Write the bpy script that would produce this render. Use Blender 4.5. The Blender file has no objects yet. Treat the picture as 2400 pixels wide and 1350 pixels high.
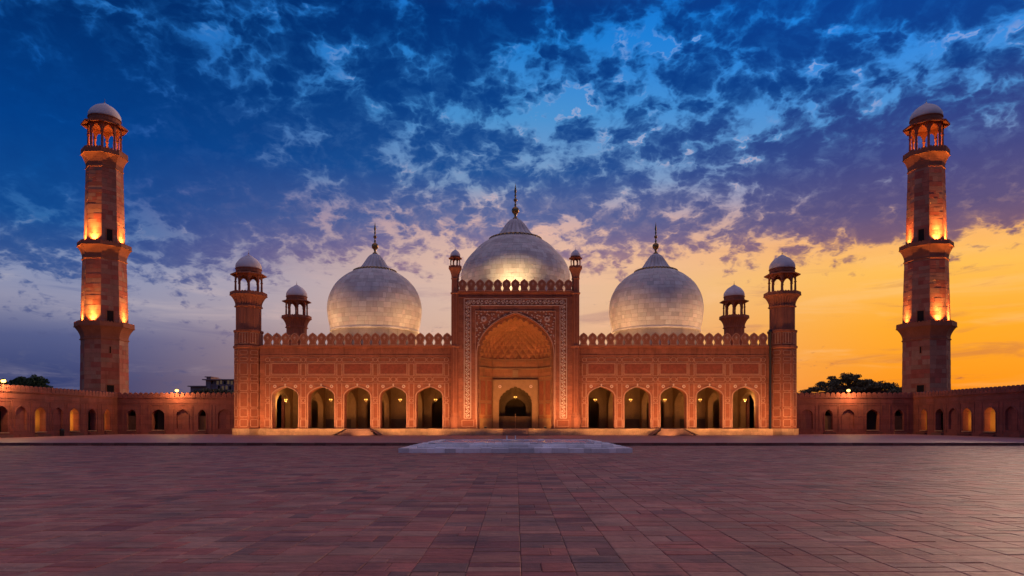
import bpy, bmesh, math, random
from mathutils import Vector, Matrix
from mathutils.geometry import tessellate_polygon
from math import radians, sin, cos, pi, sqrt, tan, atan2

# ------------------------------------------------------------------ camera, sky, sun, exposure
scene = bpy.context.scene
COL = scene.collection
EYE = 2.06                     # eye height above the raised terrace (z = 0)
F = 1600.0                     # focal length in photo pixels: a level 24 mm shift lens
CX, HY = 1208.0, 988.0         # vanishing point and horizon in the photo

cam_data = bpy.data.cameras.new('camera')
cam = bpy.data.objects.new('camera', cam_data)
COL.objects.link(cam)
cam.location = (0, 0, EYE)
cam.rotation_euler = (pi / 2, 0, 0)
cam_data.sensor_width = 36.0
cam_data.lens = 24.0
cam_data.shift_x = (1200 - CX) / 2400
cam_data.shift_y = (HY - 675) / 2400
cam_data.clip_start = 0.1
cam_data.clip_end = 3000
scene.camera = cam
scene.render.resolution_x, scene.render.resolution_y = 1024, 576

vs = scene.view_settings
vs.view_transform = 'Standard'
vs.look = 'None'
vs.exposure = 0.0
vs.gamma = 1.0
vs.use_curve_mapping = False
scene.render.engine = 'CYCLES'
scene.cycles.use_denoising = True
scene.cycles.max_bounces = 6
scene.cycles.diffuse_bounces = 4
scene.cycles.sample_clamp_indirect = 4.0
scene.cycles.caustics_reflective = False
scene.cycles.caustics_refractive = False


def srgb(r, g, b, a=1.0):
    def f(c):
        c /= 255.0
        return c / 12.92 if c <= 0.04045 else ((c + 0.055) / 1.055) ** 2.4
    return (f(r), f(g), f(b), a)


class NT:
    """small helper around a node tree"""
    def __init__(self, tree):
        self.t = tree
        tree.nodes.clear()

    def n(self, kind, **kw):
        nd = self.t.nodes.new(kind)
        for k, v in kw.items():
            setattr(nd, k, v)
        return nd

    def put(self, sock, v):
        if isinstance(v, bpy.types.NodeSocket):
            self.t.links.new(v, sock)
        elif v is not None:
            sock.default_value = v

    def m(self, op, a, b=None, c=None, clamp=False):
        nd = self.n('ShaderNodeMath', operation=op, use_clamp=clamp)
        for i, v in enumerate((a, b, c)):
            if v is not None:
                self.put(nd.inputs[i], v)
        return nd.outputs[0]

    def vm(self, op, a, b=None, scale=None):
        nd = self.n('ShaderNodeVectorMath', operation=op)
        self.put(nd.inputs[0], a)
        if b is not None:
            self.put(nd.inputs[1], b)
        if scale is not None:
            self.put(nd.inputs['Scale'], scale)
        return nd.outputs['Value'] if op in ('DOT_PRODUCT', 'LENGTH') else nd.outputs['Vector']

    def mapr(self, v, a, b, c=0.0, d=1.0, smooth=True):
        nd = self.n('ShaderNodeMapRange', interpolation_type='SMOOTHSTEP' if smooth else 'LINEAR')
        nd.clamp = True
        for s, x in zip(nd.inputs[:5], (v, a, b, c, d)):
            self.put(s, x)
        return nd.outputs[0]

    def mix(self, f, a, b, mode='MIX'):
        nd = self.n('ShaderNodeMix', data_type='RGBA', blend_type=mode)
        self.put(nd.inputs[0], f)
        self.put(nd.inputs[6], a)
        self.put(nd.inputs[7], b)
        return nd.outputs[2]

    def ramp(self, fac, stops, interp='EASE'):
        nd = self.n('ShaderNodeValToRGB')
        cr = nd.color_ramp
        cr.interpolation = interp
        while len(cr.elements) < len(stops):
            cr.elements.new(0.5)
        for e, (p, c) in zip(cr.elements, stops):
            e.position = p
            e.color = c if len(c) == 4 else (*c, 1)
        self.put(nd.inputs[0], fac)
        return nd.outputs[0]

    def noise(self, vec, scale, detail=4.0, rough=0.55, dist=0.0, dims='3D', w=None):
        nd = self.n('ShaderNodeTexNoise', noise_dimensions=dims)
        self.put(nd.inputs['Vector'], vec)
        if w is not None:
            self.put(nd.inputs['W'], w)
        nd.inputs['Scale'].default_value = scale
        nd.inputs['Detail'].default_value = detail
        nd.inputs['Roughness'].default_value = rough
        nd.inputs['Distortion'].default_value = dist
        return nd.outputs['Fac'], nd.outputs['Color']

    def vor(self, vec, scale, feature='F1', smooth=0.3, rnd=1.0, dims='3D', detail=0.0, rough=0.5):
        nd = self.n('ShaderNodeTexVoronoi', feature=feature, voronoi_dimensions=dims)
        self.put(nd.inputs['Vector'], vec)
        nd.inputs['Scale'].default_value = scale
        nd.inputs['Randomness'].default_value = rnd
        nd.inputs['Detail'].default_value = detail
        nd.inputs['Roughness'].default_value = rough
        nd.normalize = detail > 0
        if feature == 'SMOOTH_F1':
            nd.inputs['Smoothness'].default_value = smooth
        return nd.outputs['Distance']


SUN_AZ = radians(42)           # the sun has just set towards the right, behind the mosque
SUN_EL = radians(3.0)
CLO, CHI = 0.48, 0.77          # cloud density where the cover starts and is full


def build_sky():
    w = bpy.data.worlds.new('World')
    scene.world = w
    w.use_nodes = True
    g = NT(w.node_tree)
    out = g.n('ShaderNodeOutputWorld')
    bg = g.n('ShaderNodeBackground')
    g.t.links.new(bg.outputs[0], out.inputs[0])
    d = g.n('ShaderNodeTexCoord').outputs['Generated']
    sep = g.n('ShaderNodeSeparateXYZ')
    g.put(sep.inputs[0], d)
    X, Y, Z = sep.outputs
    elev = g.m('MULTIPLY', g.m('ARCSINE', Z), 180 / pi)          # degrees
    flat = g.vm('NORMALIZE', g.vm('MULTIPLY', d, (1, 1, 0)))
    gam = g.m('MULTIPLY', g.m('ARCCOSINE', g.vm('DOT_PRODUCT', flat, (sin(SUN_AZ), cos(SUN_AZ), 0))), 180 / pi)
    e01 = g.m('DIVIDE', elev, 60.0, clamp=True)                   # ramps run over 0..60 degrees
    wAB = g.mapr(gam, 10, 46)
    wBC = g.mapr(gam, 40, 77)

    def three(A, B, C, conv=srgb):
        rs = []
        for S in (A, B, C):
            rs.append(g.ramp(e01, [(p / 60.0, conv(*c)) for p, c in S], 'LINEAR'))
        return g.mix(wBC, g.mix(wAB, rs[0], rs[1]), rs[2])

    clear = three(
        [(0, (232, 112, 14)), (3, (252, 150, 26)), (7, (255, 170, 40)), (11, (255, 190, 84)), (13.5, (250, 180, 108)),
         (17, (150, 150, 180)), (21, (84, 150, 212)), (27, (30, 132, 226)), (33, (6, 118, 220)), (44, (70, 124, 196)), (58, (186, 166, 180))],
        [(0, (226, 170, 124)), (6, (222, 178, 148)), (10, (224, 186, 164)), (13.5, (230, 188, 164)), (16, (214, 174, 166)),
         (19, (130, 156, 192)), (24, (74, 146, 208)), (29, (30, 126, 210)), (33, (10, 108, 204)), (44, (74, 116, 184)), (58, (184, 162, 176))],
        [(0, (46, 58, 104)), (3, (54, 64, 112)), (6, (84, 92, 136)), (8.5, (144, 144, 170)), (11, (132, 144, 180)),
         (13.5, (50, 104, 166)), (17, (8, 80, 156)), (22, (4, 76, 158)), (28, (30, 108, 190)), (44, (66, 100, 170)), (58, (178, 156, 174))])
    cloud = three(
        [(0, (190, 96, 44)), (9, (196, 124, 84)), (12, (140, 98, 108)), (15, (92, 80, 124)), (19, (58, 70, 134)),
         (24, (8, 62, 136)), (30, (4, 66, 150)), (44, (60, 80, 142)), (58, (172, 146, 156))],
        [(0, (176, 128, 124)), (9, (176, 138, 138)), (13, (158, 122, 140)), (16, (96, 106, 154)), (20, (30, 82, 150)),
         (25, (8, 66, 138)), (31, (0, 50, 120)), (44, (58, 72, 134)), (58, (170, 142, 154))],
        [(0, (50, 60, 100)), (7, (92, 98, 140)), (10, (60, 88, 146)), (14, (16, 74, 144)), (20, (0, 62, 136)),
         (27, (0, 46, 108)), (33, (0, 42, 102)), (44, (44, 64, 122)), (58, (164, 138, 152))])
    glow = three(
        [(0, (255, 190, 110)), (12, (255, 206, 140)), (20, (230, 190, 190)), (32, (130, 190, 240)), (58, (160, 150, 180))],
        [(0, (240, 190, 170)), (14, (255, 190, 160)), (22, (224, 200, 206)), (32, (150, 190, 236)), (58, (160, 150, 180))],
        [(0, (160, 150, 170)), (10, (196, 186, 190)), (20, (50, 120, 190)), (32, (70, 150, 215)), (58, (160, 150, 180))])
    bias3 = three(
        [(0, (.0,) * 3), (9.5, (.05,) * 3), (11, (.26,) * 3), (12.6, (.44,) * 3), (13.8, (.80,) * 3), (18, (.84,) * 3), (22, (.66,) * 3), (26, (.63,) * 3), (33, (.58,) * 3), (58, (.5,) * 3)],
        [(0, (.0,) * 3), (9, (.10,) * 3), (12, (.28,) * 3), (14.5, (.40,) * 3), (17, (.58,) * 3), (21, (.68,) * 3), (25, (.65,) * 3), (33, (.74,) * 3), (58, (.5,) * 3)],
        [(0, (.2,) * 3), (6, (.22,) * 3), (9, (.36,) * 3), (12, (.60,) * 3), (16, (.80,) * 3), (22, (.84,) * 3), (33, (.80,) * 3), (58, (.55,) * 3)],
        conv=lambda a, b, c: (a, b, c, 1))
    bias = g.n('ShaderNodeSeparateColor')
    g.put(bias.inputs[0], bias3)
    bias = bias.outputs[0]

    # a flat layer of puffy cloud seen in perspective
    zz = g.m('ADD', g.m('MAXIMUM', Z, 0.0), 0.40)
    p = g.vm('SCALE', g.vm('MULTIPLY', d, (1, 1, 0)), scale=g.m('DIVIDE', 1.75, zz))
    _, wc = g.noise(p, 5.0, 5, 0.6, dims='2D')
    pw = g.vm('ADD', p, g.vm('SCALE', g.vm('SUBTRACT', wc, (.5, .5, .5)), scale=0.10))
    big, _ = g.noise(g.vm('ADD', p, (3.1, 7.7, 0)), 1.5, 3, 0.5, dims='2D')
    mid, _ = g.noise(pw, 5.0, 8, 0.60, dims='2D')
    vd = g.vor(pw, 10.5, 'F1', dims='2D', detail=3.0, rough=0.62)
    puff = g.m('SUBTRACT', 1.0, g.m('MULTIPLY', vd, 2.2))
    dens = g.m('ADD', g.m('MULTIPLY', mid, 0.85), g.m('MULTIPLY', puff, 0.60))
    dens = g.m('ADD', dens, g.m('MULTIPLY', g.m('SUBTRACT', big, 0.5), 0.75))
    dens = g.m('ADD', dens, g.m('MULTIPLY', g.m('SUBTRACT', bias, 0.5), 0.95))
    cov = g.mapr(dens, CLO, CHI)
    edge = g.mapr(dens, CHI + .16, CLO + .02)
    rim = g.m('MULTIPLY', g.mapr(dens, CLO - .02, CLO + .06), g.mapr(dens, CLO + .14, CLO + .06))
    spark, _ = g.noise(p, 6.0, 3, 0.55, dims='2D')
    rim = g.m('MULTIPLY', g.m('MULTIPLY', rim, g.mapr(spark, 0.50, 0.72)), g.mapr(elev, 10, 15))
    fine, _ = g.noise(pw, 13.0, 6, 0.62, dims='2D')
    body = g.mix(g.m('MULTIPLY', edge, g.mapr(fine, 0.3, 0.7, 0.15, 0.55)), cloud, clear)
    body = g.mix(g.mapr(fine, 0.45, 0.75, 0.0, 0.16), body, clear)
    body = g.mix(g.mapr(vd, 0.35, 0.05, 0.0, 0.30), body, g.mix(1.0, cloud, (.70, .74, .86, 1), 'MULTIPLY'))
    # thin high veils, drawn out along the horizon
    pv = g.vm('MULTIPLY', d, (5.0, 5.0, 34.0))
    v1, _ = g.noise(pv, 1.0, 6, 0.6, 0.6)
    veil = g.m('MULTIPLY', g.mapr(v1, 0.50, 0.72), g.mapr(elev, 16, 9))
    sky = g.mix(g.m('MULTIPLY', veil, 0.36), clear, glow)
    v2, _ = g.noise(g.vm('ADD', pv, (9, 3, 1)), 1.3, 6, 0.6, 0.5)
    veil2 = g.m('MULTIPLY', g.mapr(v2, 0.54, 0.74), g.mapr(elev, 17, 8))
    sky = g.mix(g.m('MULTIPLY', veil2, 0.6), sky, cloud)
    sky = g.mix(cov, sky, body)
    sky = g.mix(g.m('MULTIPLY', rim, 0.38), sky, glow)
    # physical twilight sky underneath, faint
    nish = g.n('ShaderNodeTexSky', sky_type='NISHITA')
    nish.sun_disc = False
    nish.sun_elevation = SUN_EL
    nish.sun_rotation = SUN_AZ
    nish.dust_density = 2.0
    sky = g.mix(1.0, sky, g.mix(1.0, nish.outputs[0], (.0012, .0012, .0012, 1), 'MULTIPLY'), 'ADD')
    # below the horizon
    sky = g.mix(g.mapr(elev, -0.2, -1.0), sky, (.05, .03, .03, 1))
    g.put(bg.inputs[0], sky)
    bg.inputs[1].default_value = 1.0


build_sky()

sun_data = bpy.data.lights.new('sun', 'SUN')
sun_data.energy = 1.3
sun_data.angle = radians(18)
sun_data.color = (1.0, 0.62, 0.42)
sun = bpy.data.objects.new('sun', sun_data)
COL.objects.link(sun)
sdir = Vector((sin(SUN_AZ) * cos(radians(9)), cos(SUN_AZ) * cos(radians(9)), sin(radians(9))))
sun.rotation_euler = (-sdir).to_track_quat('-Z', 'Y').to_euler()
sun['kind'] = 'helper'

FAC, DOMEP, IWANP, LAMPP = 1850, 2600, 800, 1000      # lamp powers in watts

# ------------------------------------------------------------------ materials
MATS = {}


def principled(name, base=(.5, .5, .5), rough=0.8, metal=0.0, spec=0.3):
    m = bpy.data.materials.new(name)
    m.use_nodes = True
    g = NT(m.node_tree)
    out = g.n('ShaderNodeOutputMaterial')
    b = g.n('ShaderNodeBsdfPrincipled')
    g.t.links.new(b.outputs[0], out.inputs[0])
    b.inputs['Base Color'].default_value = (*base, 1)
    b.inputs['Roughness'].default_value = rough
    b.inputs['Metallic'].default_value = metal
    b.inputs['Specular IOR Level'].default_value = spec
    MATS[name] = m
    return m, g, b


def stone(name, base, var=0.35, rough=0.85, scale=1.0, per_piece=0.0, bump=0.25, spec=0.2, grime=0.0, courses=None,
          tint2=None, streak=0.0, lay=0.0):
    m, g, b = principled(name, base, rough, 0, spec)
    pos = g.n('ShaderNodeNewGeometry').outputs['Position']
    n1, _ = g.noise(pos, 0.9 * scale, 5, 0.6)
    n2, _ = g.noise(pos, 7.0 * scale, 4, 0.65)
    f = g.m('ADD', g.m('MULTIPLY', n1, 0.6), g.m('MULTIPLY', n2, 0.4))
    lo = tuple(c * (1 - var) for c in base)
    hi = tuple(min(.9, c * (1 + var)) for c in base)
    col = g.ramp(f, [(0.28, lo), (0.5, base), (0.72, hi)], 'LINEAR')
    if tint2:
        n3, _ = g.noise(g.vm('ADD', pos, (5, 3, 9)), 0.35 * scale, 4, 0.6)
        col = g.mix(g.mapr(n3, 0.45, 0.68, 0, 0.75), col, (*tint2, 1))
    if per_piece > 0:
        oi = g.n('ShaderNodeObjectInfo').outputs['Random']
        isl = g.n('ShaderNodeNewGeometry').outputs['Random Per Island']
        r = g.m('FRACT', g.m('ADD', g.m('MULTIPLY', oi, 7.31), isl))
        r2 = g.m('FRACT', g.m('MULTIPLY', r, 13.7))
        val = g.mapr(r, 0, 1, 1 - per_piece, 1 + per_piece, smooth=False)
        hsv = g.n('ShaderNodeHueSaturation')
        g.put(hsv.inputs['Hue'], g.mapr(r2, 0, 1, 0.488, 0.516, smooth=False))
        g.put(hsv.inputs['Saturation'], g.mapr(r2, 0, 1, 1.10, 0.88, smooth=False))
        g.put(hsv.inputs['Value'], val)
        g.put(hsv.inputs['Color'], col)
        col = hsv.outputs[0]
    if courses:
        # worn ashlar joints, world-aligned: thin relief only
        br = g.n('ShaderNodeTexBrick')
        sx = g.n('ShaderNodeSeparateXYZ')
        g.put(sx.inputs[0], pos)
        cx = g.n('ShaderNodeCombineXYZ')
        g.put(cx.inputs[0], g.m('ADD', sx.outputs[0], sx.outputs[1]))
        g.put(cx.inputs[1], sx.outputs[2])
        g.put(br.inputs['Vector'], cx.outputs[0])
        br.inputs['Scale'].default_value = 1.0
        br.inputs['Brick Width'].default_value = courses[0]
        br.inputs['Row Height'].default_value = courses[1]
        br.inputs['Mortar Size'].default_value = 0.02
        br.inputs['Color1'].default_value = (.72, .72, .72, 1)
        br.inputs['Color2'].default_value = (1.2, 1.16, 1.12, 1)
        br.inputs['Mortar'].default_value = (.55, .5, .5, 1)
        col = g.mix(0.55, col, br.outputs['Color'], 'MULTIPLY')
    if streak > 0:
        sc = g.vm('MULTIPLY', pos, (1.6, 1.6, 0.12))
        s1, _ = g.noise(sc, 1.0, 5, 0.6)
        col = g.mix(g.mapr(s1, 0.52, 0.75, 0, streak), col, tuple(c * 0.35 for c in base) + (1,))
    if lay > 0:
        # bedding of the stone: drawn-out darker and paler lines along the slab
        s3, _ = g.noise(g.vm('MULTIPLY', pos, (1.3, 11.0, 1.0)), 1.0, 6, 0.65)
        col = g.mix(g.mapr(s3, 0.50, 0.72, 0, lay), col, tuple(c * 0.45 for c in base) + (1,))
        col = g.mix(g.mapr(s3, 0.48, 0.30, 0, lay * .6), col, tuple(min(.8, c * 1.5) for c in base) + (1,))
        s4, _ = g.noise(pos, 34.0, 2, 0.5)
        s5, _ = g.noise(g.vm('ADD', pos, (4, 1, 2)), 0.8, 3, 0.6)
        col = g.mix(g.m('MULTIPLY', g.mapr(s4, 0.66, 0.74, 0, .75), g.mapr(s5, .45, .65)), col, (.52, .44, .42, 1))
    if grime > 0:
        s2, _ = g.noise(pos, 0.5, 6, 0.65)
        col = g.mix(g.mapr(s2, 0.5, 0.72, 0, grime), col, (.06, .045, .045, 1))
    g.put(b.inputs['Base Color'], col)
    if bump > 0:
        bp = g.n('ShaderNodeBump')
        bp.inputs['Strength'].default_value = bump
        bp.inputs['Distance'].default_value = 0.04
        n4, _ = g.noise(pos, 3.0 * scale, 6, 0.65)
        g.put(bp.inputs['Height'], n4)
        g.t.links.new(bp.outputs[0], b.inputs['Normal'])
    return m


def emissive(name, col, strength):
    m = bpy.data.materials.new(name)
    m.use_nodes = True
    g = NT(m.node_tree)
    out = g.n('ShaderNodeOutputMaterial')
    e = g.n('ShaderNodeEmission')
    e.inputs[0].default_value = (*col, 1)
    e.inputs[1].default_value = strength
    g.t.links.new(e.outputs[0], out.inputs[0])
    MATS[name] = m
    return m


stone('sandstone', (.36, .115, .058), 0.40, courses=(1.5, 0.62), streak=0.55)
stone('sandstone_arcade', (.30, .098, .072), 0.30, courses=(1.9, 0.8), streak=0.45, tint2=(.27, .105, .085))
stone('sandstone_carved', (.27, .068, .038), 0.45, scale=3.0, bump=0.9)
stone('sandstone_panel', (.30, .088, .043), 0.28, scale=2.0)
stone('sandstone_block', (.42, .155, .10), 0.25, per_piece=0.15, bump=0.35, streak=0.25)
stone('sandstone_joint', (.20, .075, .05), 0.3)
stone('sandstone_trim', (.38, .130, .068), 0.25, bump=0.2, streak=0.25)
stone('inlay_marble', (.52, .26, .16), 0.22, scale=4, bump=0.1)
stone('inlay_white', (.64, .43, .32), 0.15, scale=4, bump=0.1)
stone('plinth_stone', (.54, .33, .18), 0.35, courses=(2.2, 0.5), grime=0.35)
stone('step_stone', (.34, .18, .12), 0.35, grime=0.4)
stone('dome_marble', (.80, .73, .66), 0.14, bump=0.15, rough=0.85, spec=0.12, tint2=(.56, .50, .46))
stone('dome_block', (.82, .73, .62), 0.20, per_piece=0.14, bump=0.3, rough=1.0, spec=0.0, tint2=(.70, .60, .52))
stone('drum_plaster', (.46, .38, .32), 0.2, streak=0.4)
stone('cupola_marble', (.82, .75, .71), 0.12, bump=0.15, rough=0.9, tint2=(.68, .58, .54), streak=0.12)
stone('plaster', (.34, .19, .08), 0.2, scale=0.8, grime=0.25)
stone('plaster_dado', (.16, .10, .06), 0.3)
stone('iwan_stone', (.34, .135, .06), 0.28, scale=1.2, courses=(1.4, 0.7), tint2=(.36, .13, .06))
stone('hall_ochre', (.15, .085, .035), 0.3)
stone('tile_dark', (.24, .10, .075), 0.45, rough=0.6, per_piece=0.22, bump=0.8, spec=0.3, grime=0.6, lay=0.9)
stone('portal_marble', (.31, .165, .08), 0.2, scale=1.5)
stone('tile_stone', (.38, .155, .105), 0.45, rough=0.62, per_piece=0.17, bump=0.8, spec=0.3, grime=0.6, lay=0.9, tint2=(.28, .115, .075))
stone('tile_joint', (.11, .06, .052), 0.5, rough=0.9, scale=4, tint2=(.34, .27, .24))
stone('terrace_stone', (.40, .17, .145), 0.2, rough=0.6, spec=0.4, bump=0.2, grime=0.3)
stone('kerb_stone', (.20, .085, .065), 0.3, per_piece=0.25, grime=0.3)
stone('pool_marble', (.84, .79, .76), 0.2, rough=0.45, per_piece=0.30, spec=0.4, bump=0.15, grime=0.25)
stone('ground_earth', (.09, .07, .055), 0.3)
stone('bark', (.09, .06, .045), 0.35, scale=3, bump=0.6)
stone('far_stone', (.36, .24, .22), 0.3, courses=(2.0, .8))  # stone of the fort, paled so that distance haze is in the colour
stone('wood', (.16, .085, .04), 0.35, scale=2)
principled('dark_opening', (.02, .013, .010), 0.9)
principled('brass', (.35, .21, .08), 0.38, 1.0)
principled('gold_edge', (.42, .27, .12), 0.5, 0.6)
principled('lamp_metal', (.05, .05, .05), 0.5, 0.5)
principled('white_paint', (.75, .74, .72), 0.5)
m, g, b = principled('water', (.34, .42, .52), 0.22, 0, 0.5)
wn, _ = g.noise(g.n('ShaderNodeNewGeometry').outputs['Position'], 2.2, 3, 0.6)
bp = g.n('ShaderNodeBump')
bp.inputs['Strength'].default_value = 0.08
g.put(bp.inputs['Height'], wn)
g.t.links.new(bp.outputs[0], b.inputs['Normal'])
for nm, bc in (('foliage', (.035, .065, .025)), ('foliage_dark', (.11, .11, .06))):
    m, g, b = principled(nm, bc, 0.7, 0, 0.2)
    isl = g.n('ShaderNodeNewGeometry').outputs['Random Per Island']
    g.put(b.inputs['Base Color'], g.ramp(isl, [(0, tuple(c * .5 for c in bc)), (1, tuple(c * 1.7 for c in bc))], 'LINEAR'))
stone('dome_joint', (.50, .41, .33), 0.2)
emissive('lamp_glow', (1.0, .50, .10), 8)
emissive('lamp_white', (1.0, .52, .11), 7)
emissive('bulb', (1.0, .44, .07), 3.0)
emissive('window_glow', (1.0, .62, .38), 0.07)
emissive('uplight_glass', (1.0, .55, .2), 0.6)


# ------------------------------------------------------------------ mesh helpers
class MB:
    """collects geometry for one mesh object"""
    def __init__(self):
        self.v, self.f, self.mi, self.sm = [], [], [], []

    def add(self, verts, faces, mat=0, smooth=False):
        o = len(self.v)
        self.v += [tuple(p) for p in verts]
        for f in faces:
            self.f.append(tuple(i + o for i in f))
            self.mi.append(mat)
            self.sm.append(smooth)
        return self

    def box(self, x0, x1, y0, y1, z0, z1, mat=0):
        v = [(x, y, z) for z in (z0, z1) for y in (y0, y1) for x in (x0, x1)]
        return self.add(v, [(0, 2, 3, 1), (4, 5, 7, 6), (0, 1, 5, 4), (2, 6, 7, 3), (0, 4, 6, 2), (1, 3, 7, 5)], mat)

    def lathe(self, prof, n=32, c=(0, 0), off=0.0, smooth=True, mat=0, rf=None, cap=True):
        v, f = [], []
        for r, z in prof:
            for i in range(n):
                a = 2 * pi * i / n + off
                k = rf(i / n, r, z) if rf else r
                v.append((c[0] + k * cos(a), c[1] + k * sin(a), z))
        for j in range(len(prof) - 1):
            for i in range(n):
                k = (i + 1) % n
                f.append((j * n + i, j * n + k, (j + 1) * n + k, (j + 1) * n + i))
        self.add(v, f, mat, smooth)
        if cap:
            o = len(self.v) - len(v)
            for j, rev in ((0, True), (len(prof) - 1, False)):
                if prof[j][0] > 1e-4:
                    ids = [o + j * n + i for i in range(n)]
                    self.f.append(tuple(reversed(ids)) if rev else tuple(ids))
                    self.mi.append(mat)
                    self.sm.append(False)
        return self

    def octo(self, prof, c=(0, 0), mat=0):
        return self.lathe(prof, 8, c, pi / 8, False, mat)

    def plate(self, outer, holes, w0, w1, fn=None, mat=0, sides=True):
        """flat slab with holes: (u, v) outline, thickness from w0 (front) to w1"""
        fn = fn or (lambda u, v, w: (u, w, v))
        loops = [list(outer)] + [list(h) for h in holes]
        tri = tessellate_polygon([[Vector((u, v, 0)) for u, v in L] for L in loops])
        flat = [p for L in loops for p in L]
        n = len(flat)
        v = [fn(u, q, w0) for u, q in flat] + [fn(u, q, w1) for u, q in flat]
        f = [tuple(t) for t in tri] + [tuple(i + n for i in reversed(t)) for t in tri]
        if sides:
            o = 0
            for L in loops:
                m = len(L)
                for i in range(m):
                    k = (i + 1) % m
                    f.append((o + i, o + k, o + k + n, o + i + n))
                o += m
        return self.add(v, f, mat)

    def ribbon(self, pts, width, w0, w1, closed=False, fn=None, mat=0):
        """raised strip along a polyline in the (u, v) plane"""
        fn = fn or (lambda u, v, w: (u, w, v))
        n = len(pts)
        L, R = [], []
        for i in range(n):
            p = Vector(pts[i])
            a = Vector(pts[i - 1]) if (i > 0 or closed) else None
            b = Vector(pts[(i + 1) % n]) if (i < n - 1 or closed) else None
            d1 = (p - a).normalized() if a is not None else None
            d2 = (b - p).normalized() if b is not None else None
            d1 = d1 or d2
            d2 = d2 or d1
            nn = Vector((-(d1 + d2).y, (d1 + d2).x))
            nn = nn.normalized() if nn.length > 1e-6 else Vector((-d1.y, d1.x))
            k = width / 2 / max(0.4, nn.dot(Vector((-d1.y, d1.x))))
            L.append(p + nn * k)
            R.append(p - nn * k)
        v, f = [], []
        for i in range(n):
            v += [fn(*L[i], w0), fn(*R[i], w0), fn(*L[i], w1), fn(*R[i], w1)]
        for i in range(n if closed else n - 1):
            a, b = 4 * i, 4 * ((i + 1) % n)
            f += [(a, a + 1, b + 1, b), (a, b, b + 2, a + 2), (a + 1, a + 3, b + 3, b + 1)]
        return self.add(v, f, mat)

    def tube(self, pts, radii, n=6, mat=0, smooth=True):
        v, f = [], []
        m = len(pts)
        for i in range(m):
            p = Vector(pts[i])
            d = (Vector(pts[min(i + 1, m - 1)]) - Vector(pts[max(i - 1, 0)])).normalized()
            a = d.cross(Vector((0, 0, 1)))
            a = a.normalized() if a.length > 1e-3 else Vector((1, 0, 0))
            b = d.cross(a)
            for k in range(n):
                t = 2 * pi * k / n
                v.append(p + (a * cos(t) + b * sin(t)) * radii[i])
        for i in range(m - 1):
            for k in range(n):
                q = (k + 1) % n
                f.append((i * n + k, i * n + q, (i + 1) * n + q, (i + 1) * n + k))
        return self.add(v, f, mat, smooth)

    def mesh(self, name, mats):
        me = bpy.data.meshes.new(name)
        me.from_pydata(self.v, [], self.f)
        for m in (mats if isinstance(mats, (list, tuple)) else [mats]):
            me.materials.append(MATS[m])
        me.polygons.foreach_set('material_index', self.mi)
        me.polygons.foreach_set('use_smooth', self.sm)
        me.update()
        return me

    def build(self, name, mats, parent=None, at=(0, 0, 0), rz=0.0):
        return place(name, self.mesh(name, mats), parent, at, rz)


WO = {}                        # world origin of every placed object


def place(name, data, parent=None, at=(0, 0, 0), rz=0.0):
    o = bpy.data.objects.new(name, data)
    COL.objects.link(o)
    WO[o.name] = Vector(at)
    if parent is not None:
        o.parent = parent
        o.location = Vector(at) - WO[parent.name]
    else:
        o.location = at
    o.rotation_euler = (0, 0, rz)
    return o


def empty(name, at, label, cat, group=None):
    o = place(name, None, None, at)
    o.empty_display_size = 0.3
    return tag(o, label, cat, group)


def tag(o, label=None, cat=None, group=None, kind=None):
    for k, v in (('label', label), ('category', cat), ('group', group), ('kind', kind)):
        if v:
            o[k] = v
    return o


def copy_tree(o, parent, at):
    c = o.copy()
    COL.objects.link(c)
    WO[c.name] = Vector(at)
    c.parent = parent
    if parent is not None:
        c.location = Vector(at) - WO[parent.name]
    else:
        c.location = at
    for ch in list(o.children):
        d = ch.copy()
        COL.objects.link(d)
        d.parent = c
    return c


def lamp(kind, at, power, col, parent=None, radius=0.1, aim=None, spot=60, blend=1.0, name='lamp_light'):
    L = bpy.data.lights.new(name, kind)
    L.energy = power
    L.color = col
    L.shadow_soft_size = radius
    if kind == 'SPOT':
        L.spot_size = radians(spot)
        L.spot_blend = blend
    o = place(name, L, parent, at)
    if aim is not None:
        o.rotation_euler = (Vector(aim) - Vector(at)).to_track_quat('-Z', 'Y').to_euler()
    return o


WARM = (1.0, 0.50, 0.14)
WARM2 = (1.0, 0.60, 0.25)


def arch(hw, spring, apex, n=28, cusps=0, depth=0.0, tip=0.17):
    """pointed four-centred arch from (-hw, spring) over the apex to (hw, spring)"""
    h = apex - spring
    out = []
    for i in range(n + 1):
        t = pi * (1 - i / n)
        x = cos(t)
        y = (1 - tip) * sin(t) ** 0.92 + tip * (1 - abs(x)) ** 1.9
        p = Vector((hw * x, spring + h * y))
        if cusps:
            k = depth * (1 - abs(sin(cusps * pi * i / n)) ** 0.7)
            q = Vector((0, spring)) - p
            if 0 < i < n:
                p = p + q.normalized() * k
        out.append((p.x, p.y))
    return out


def opening(cx, hw, base, spring, apex, **kw):
    return [(cx - hw, base)] + [(cx + u, v) for u, v in arch(hw, spring, apex, **kw)] + [(cx + hw, base)]


def rect(x0, x1, z0, z1):
    return [(x0, z0), (x1, z0), (x1, z1), (x0, z1)]


PANELS = {}


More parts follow.
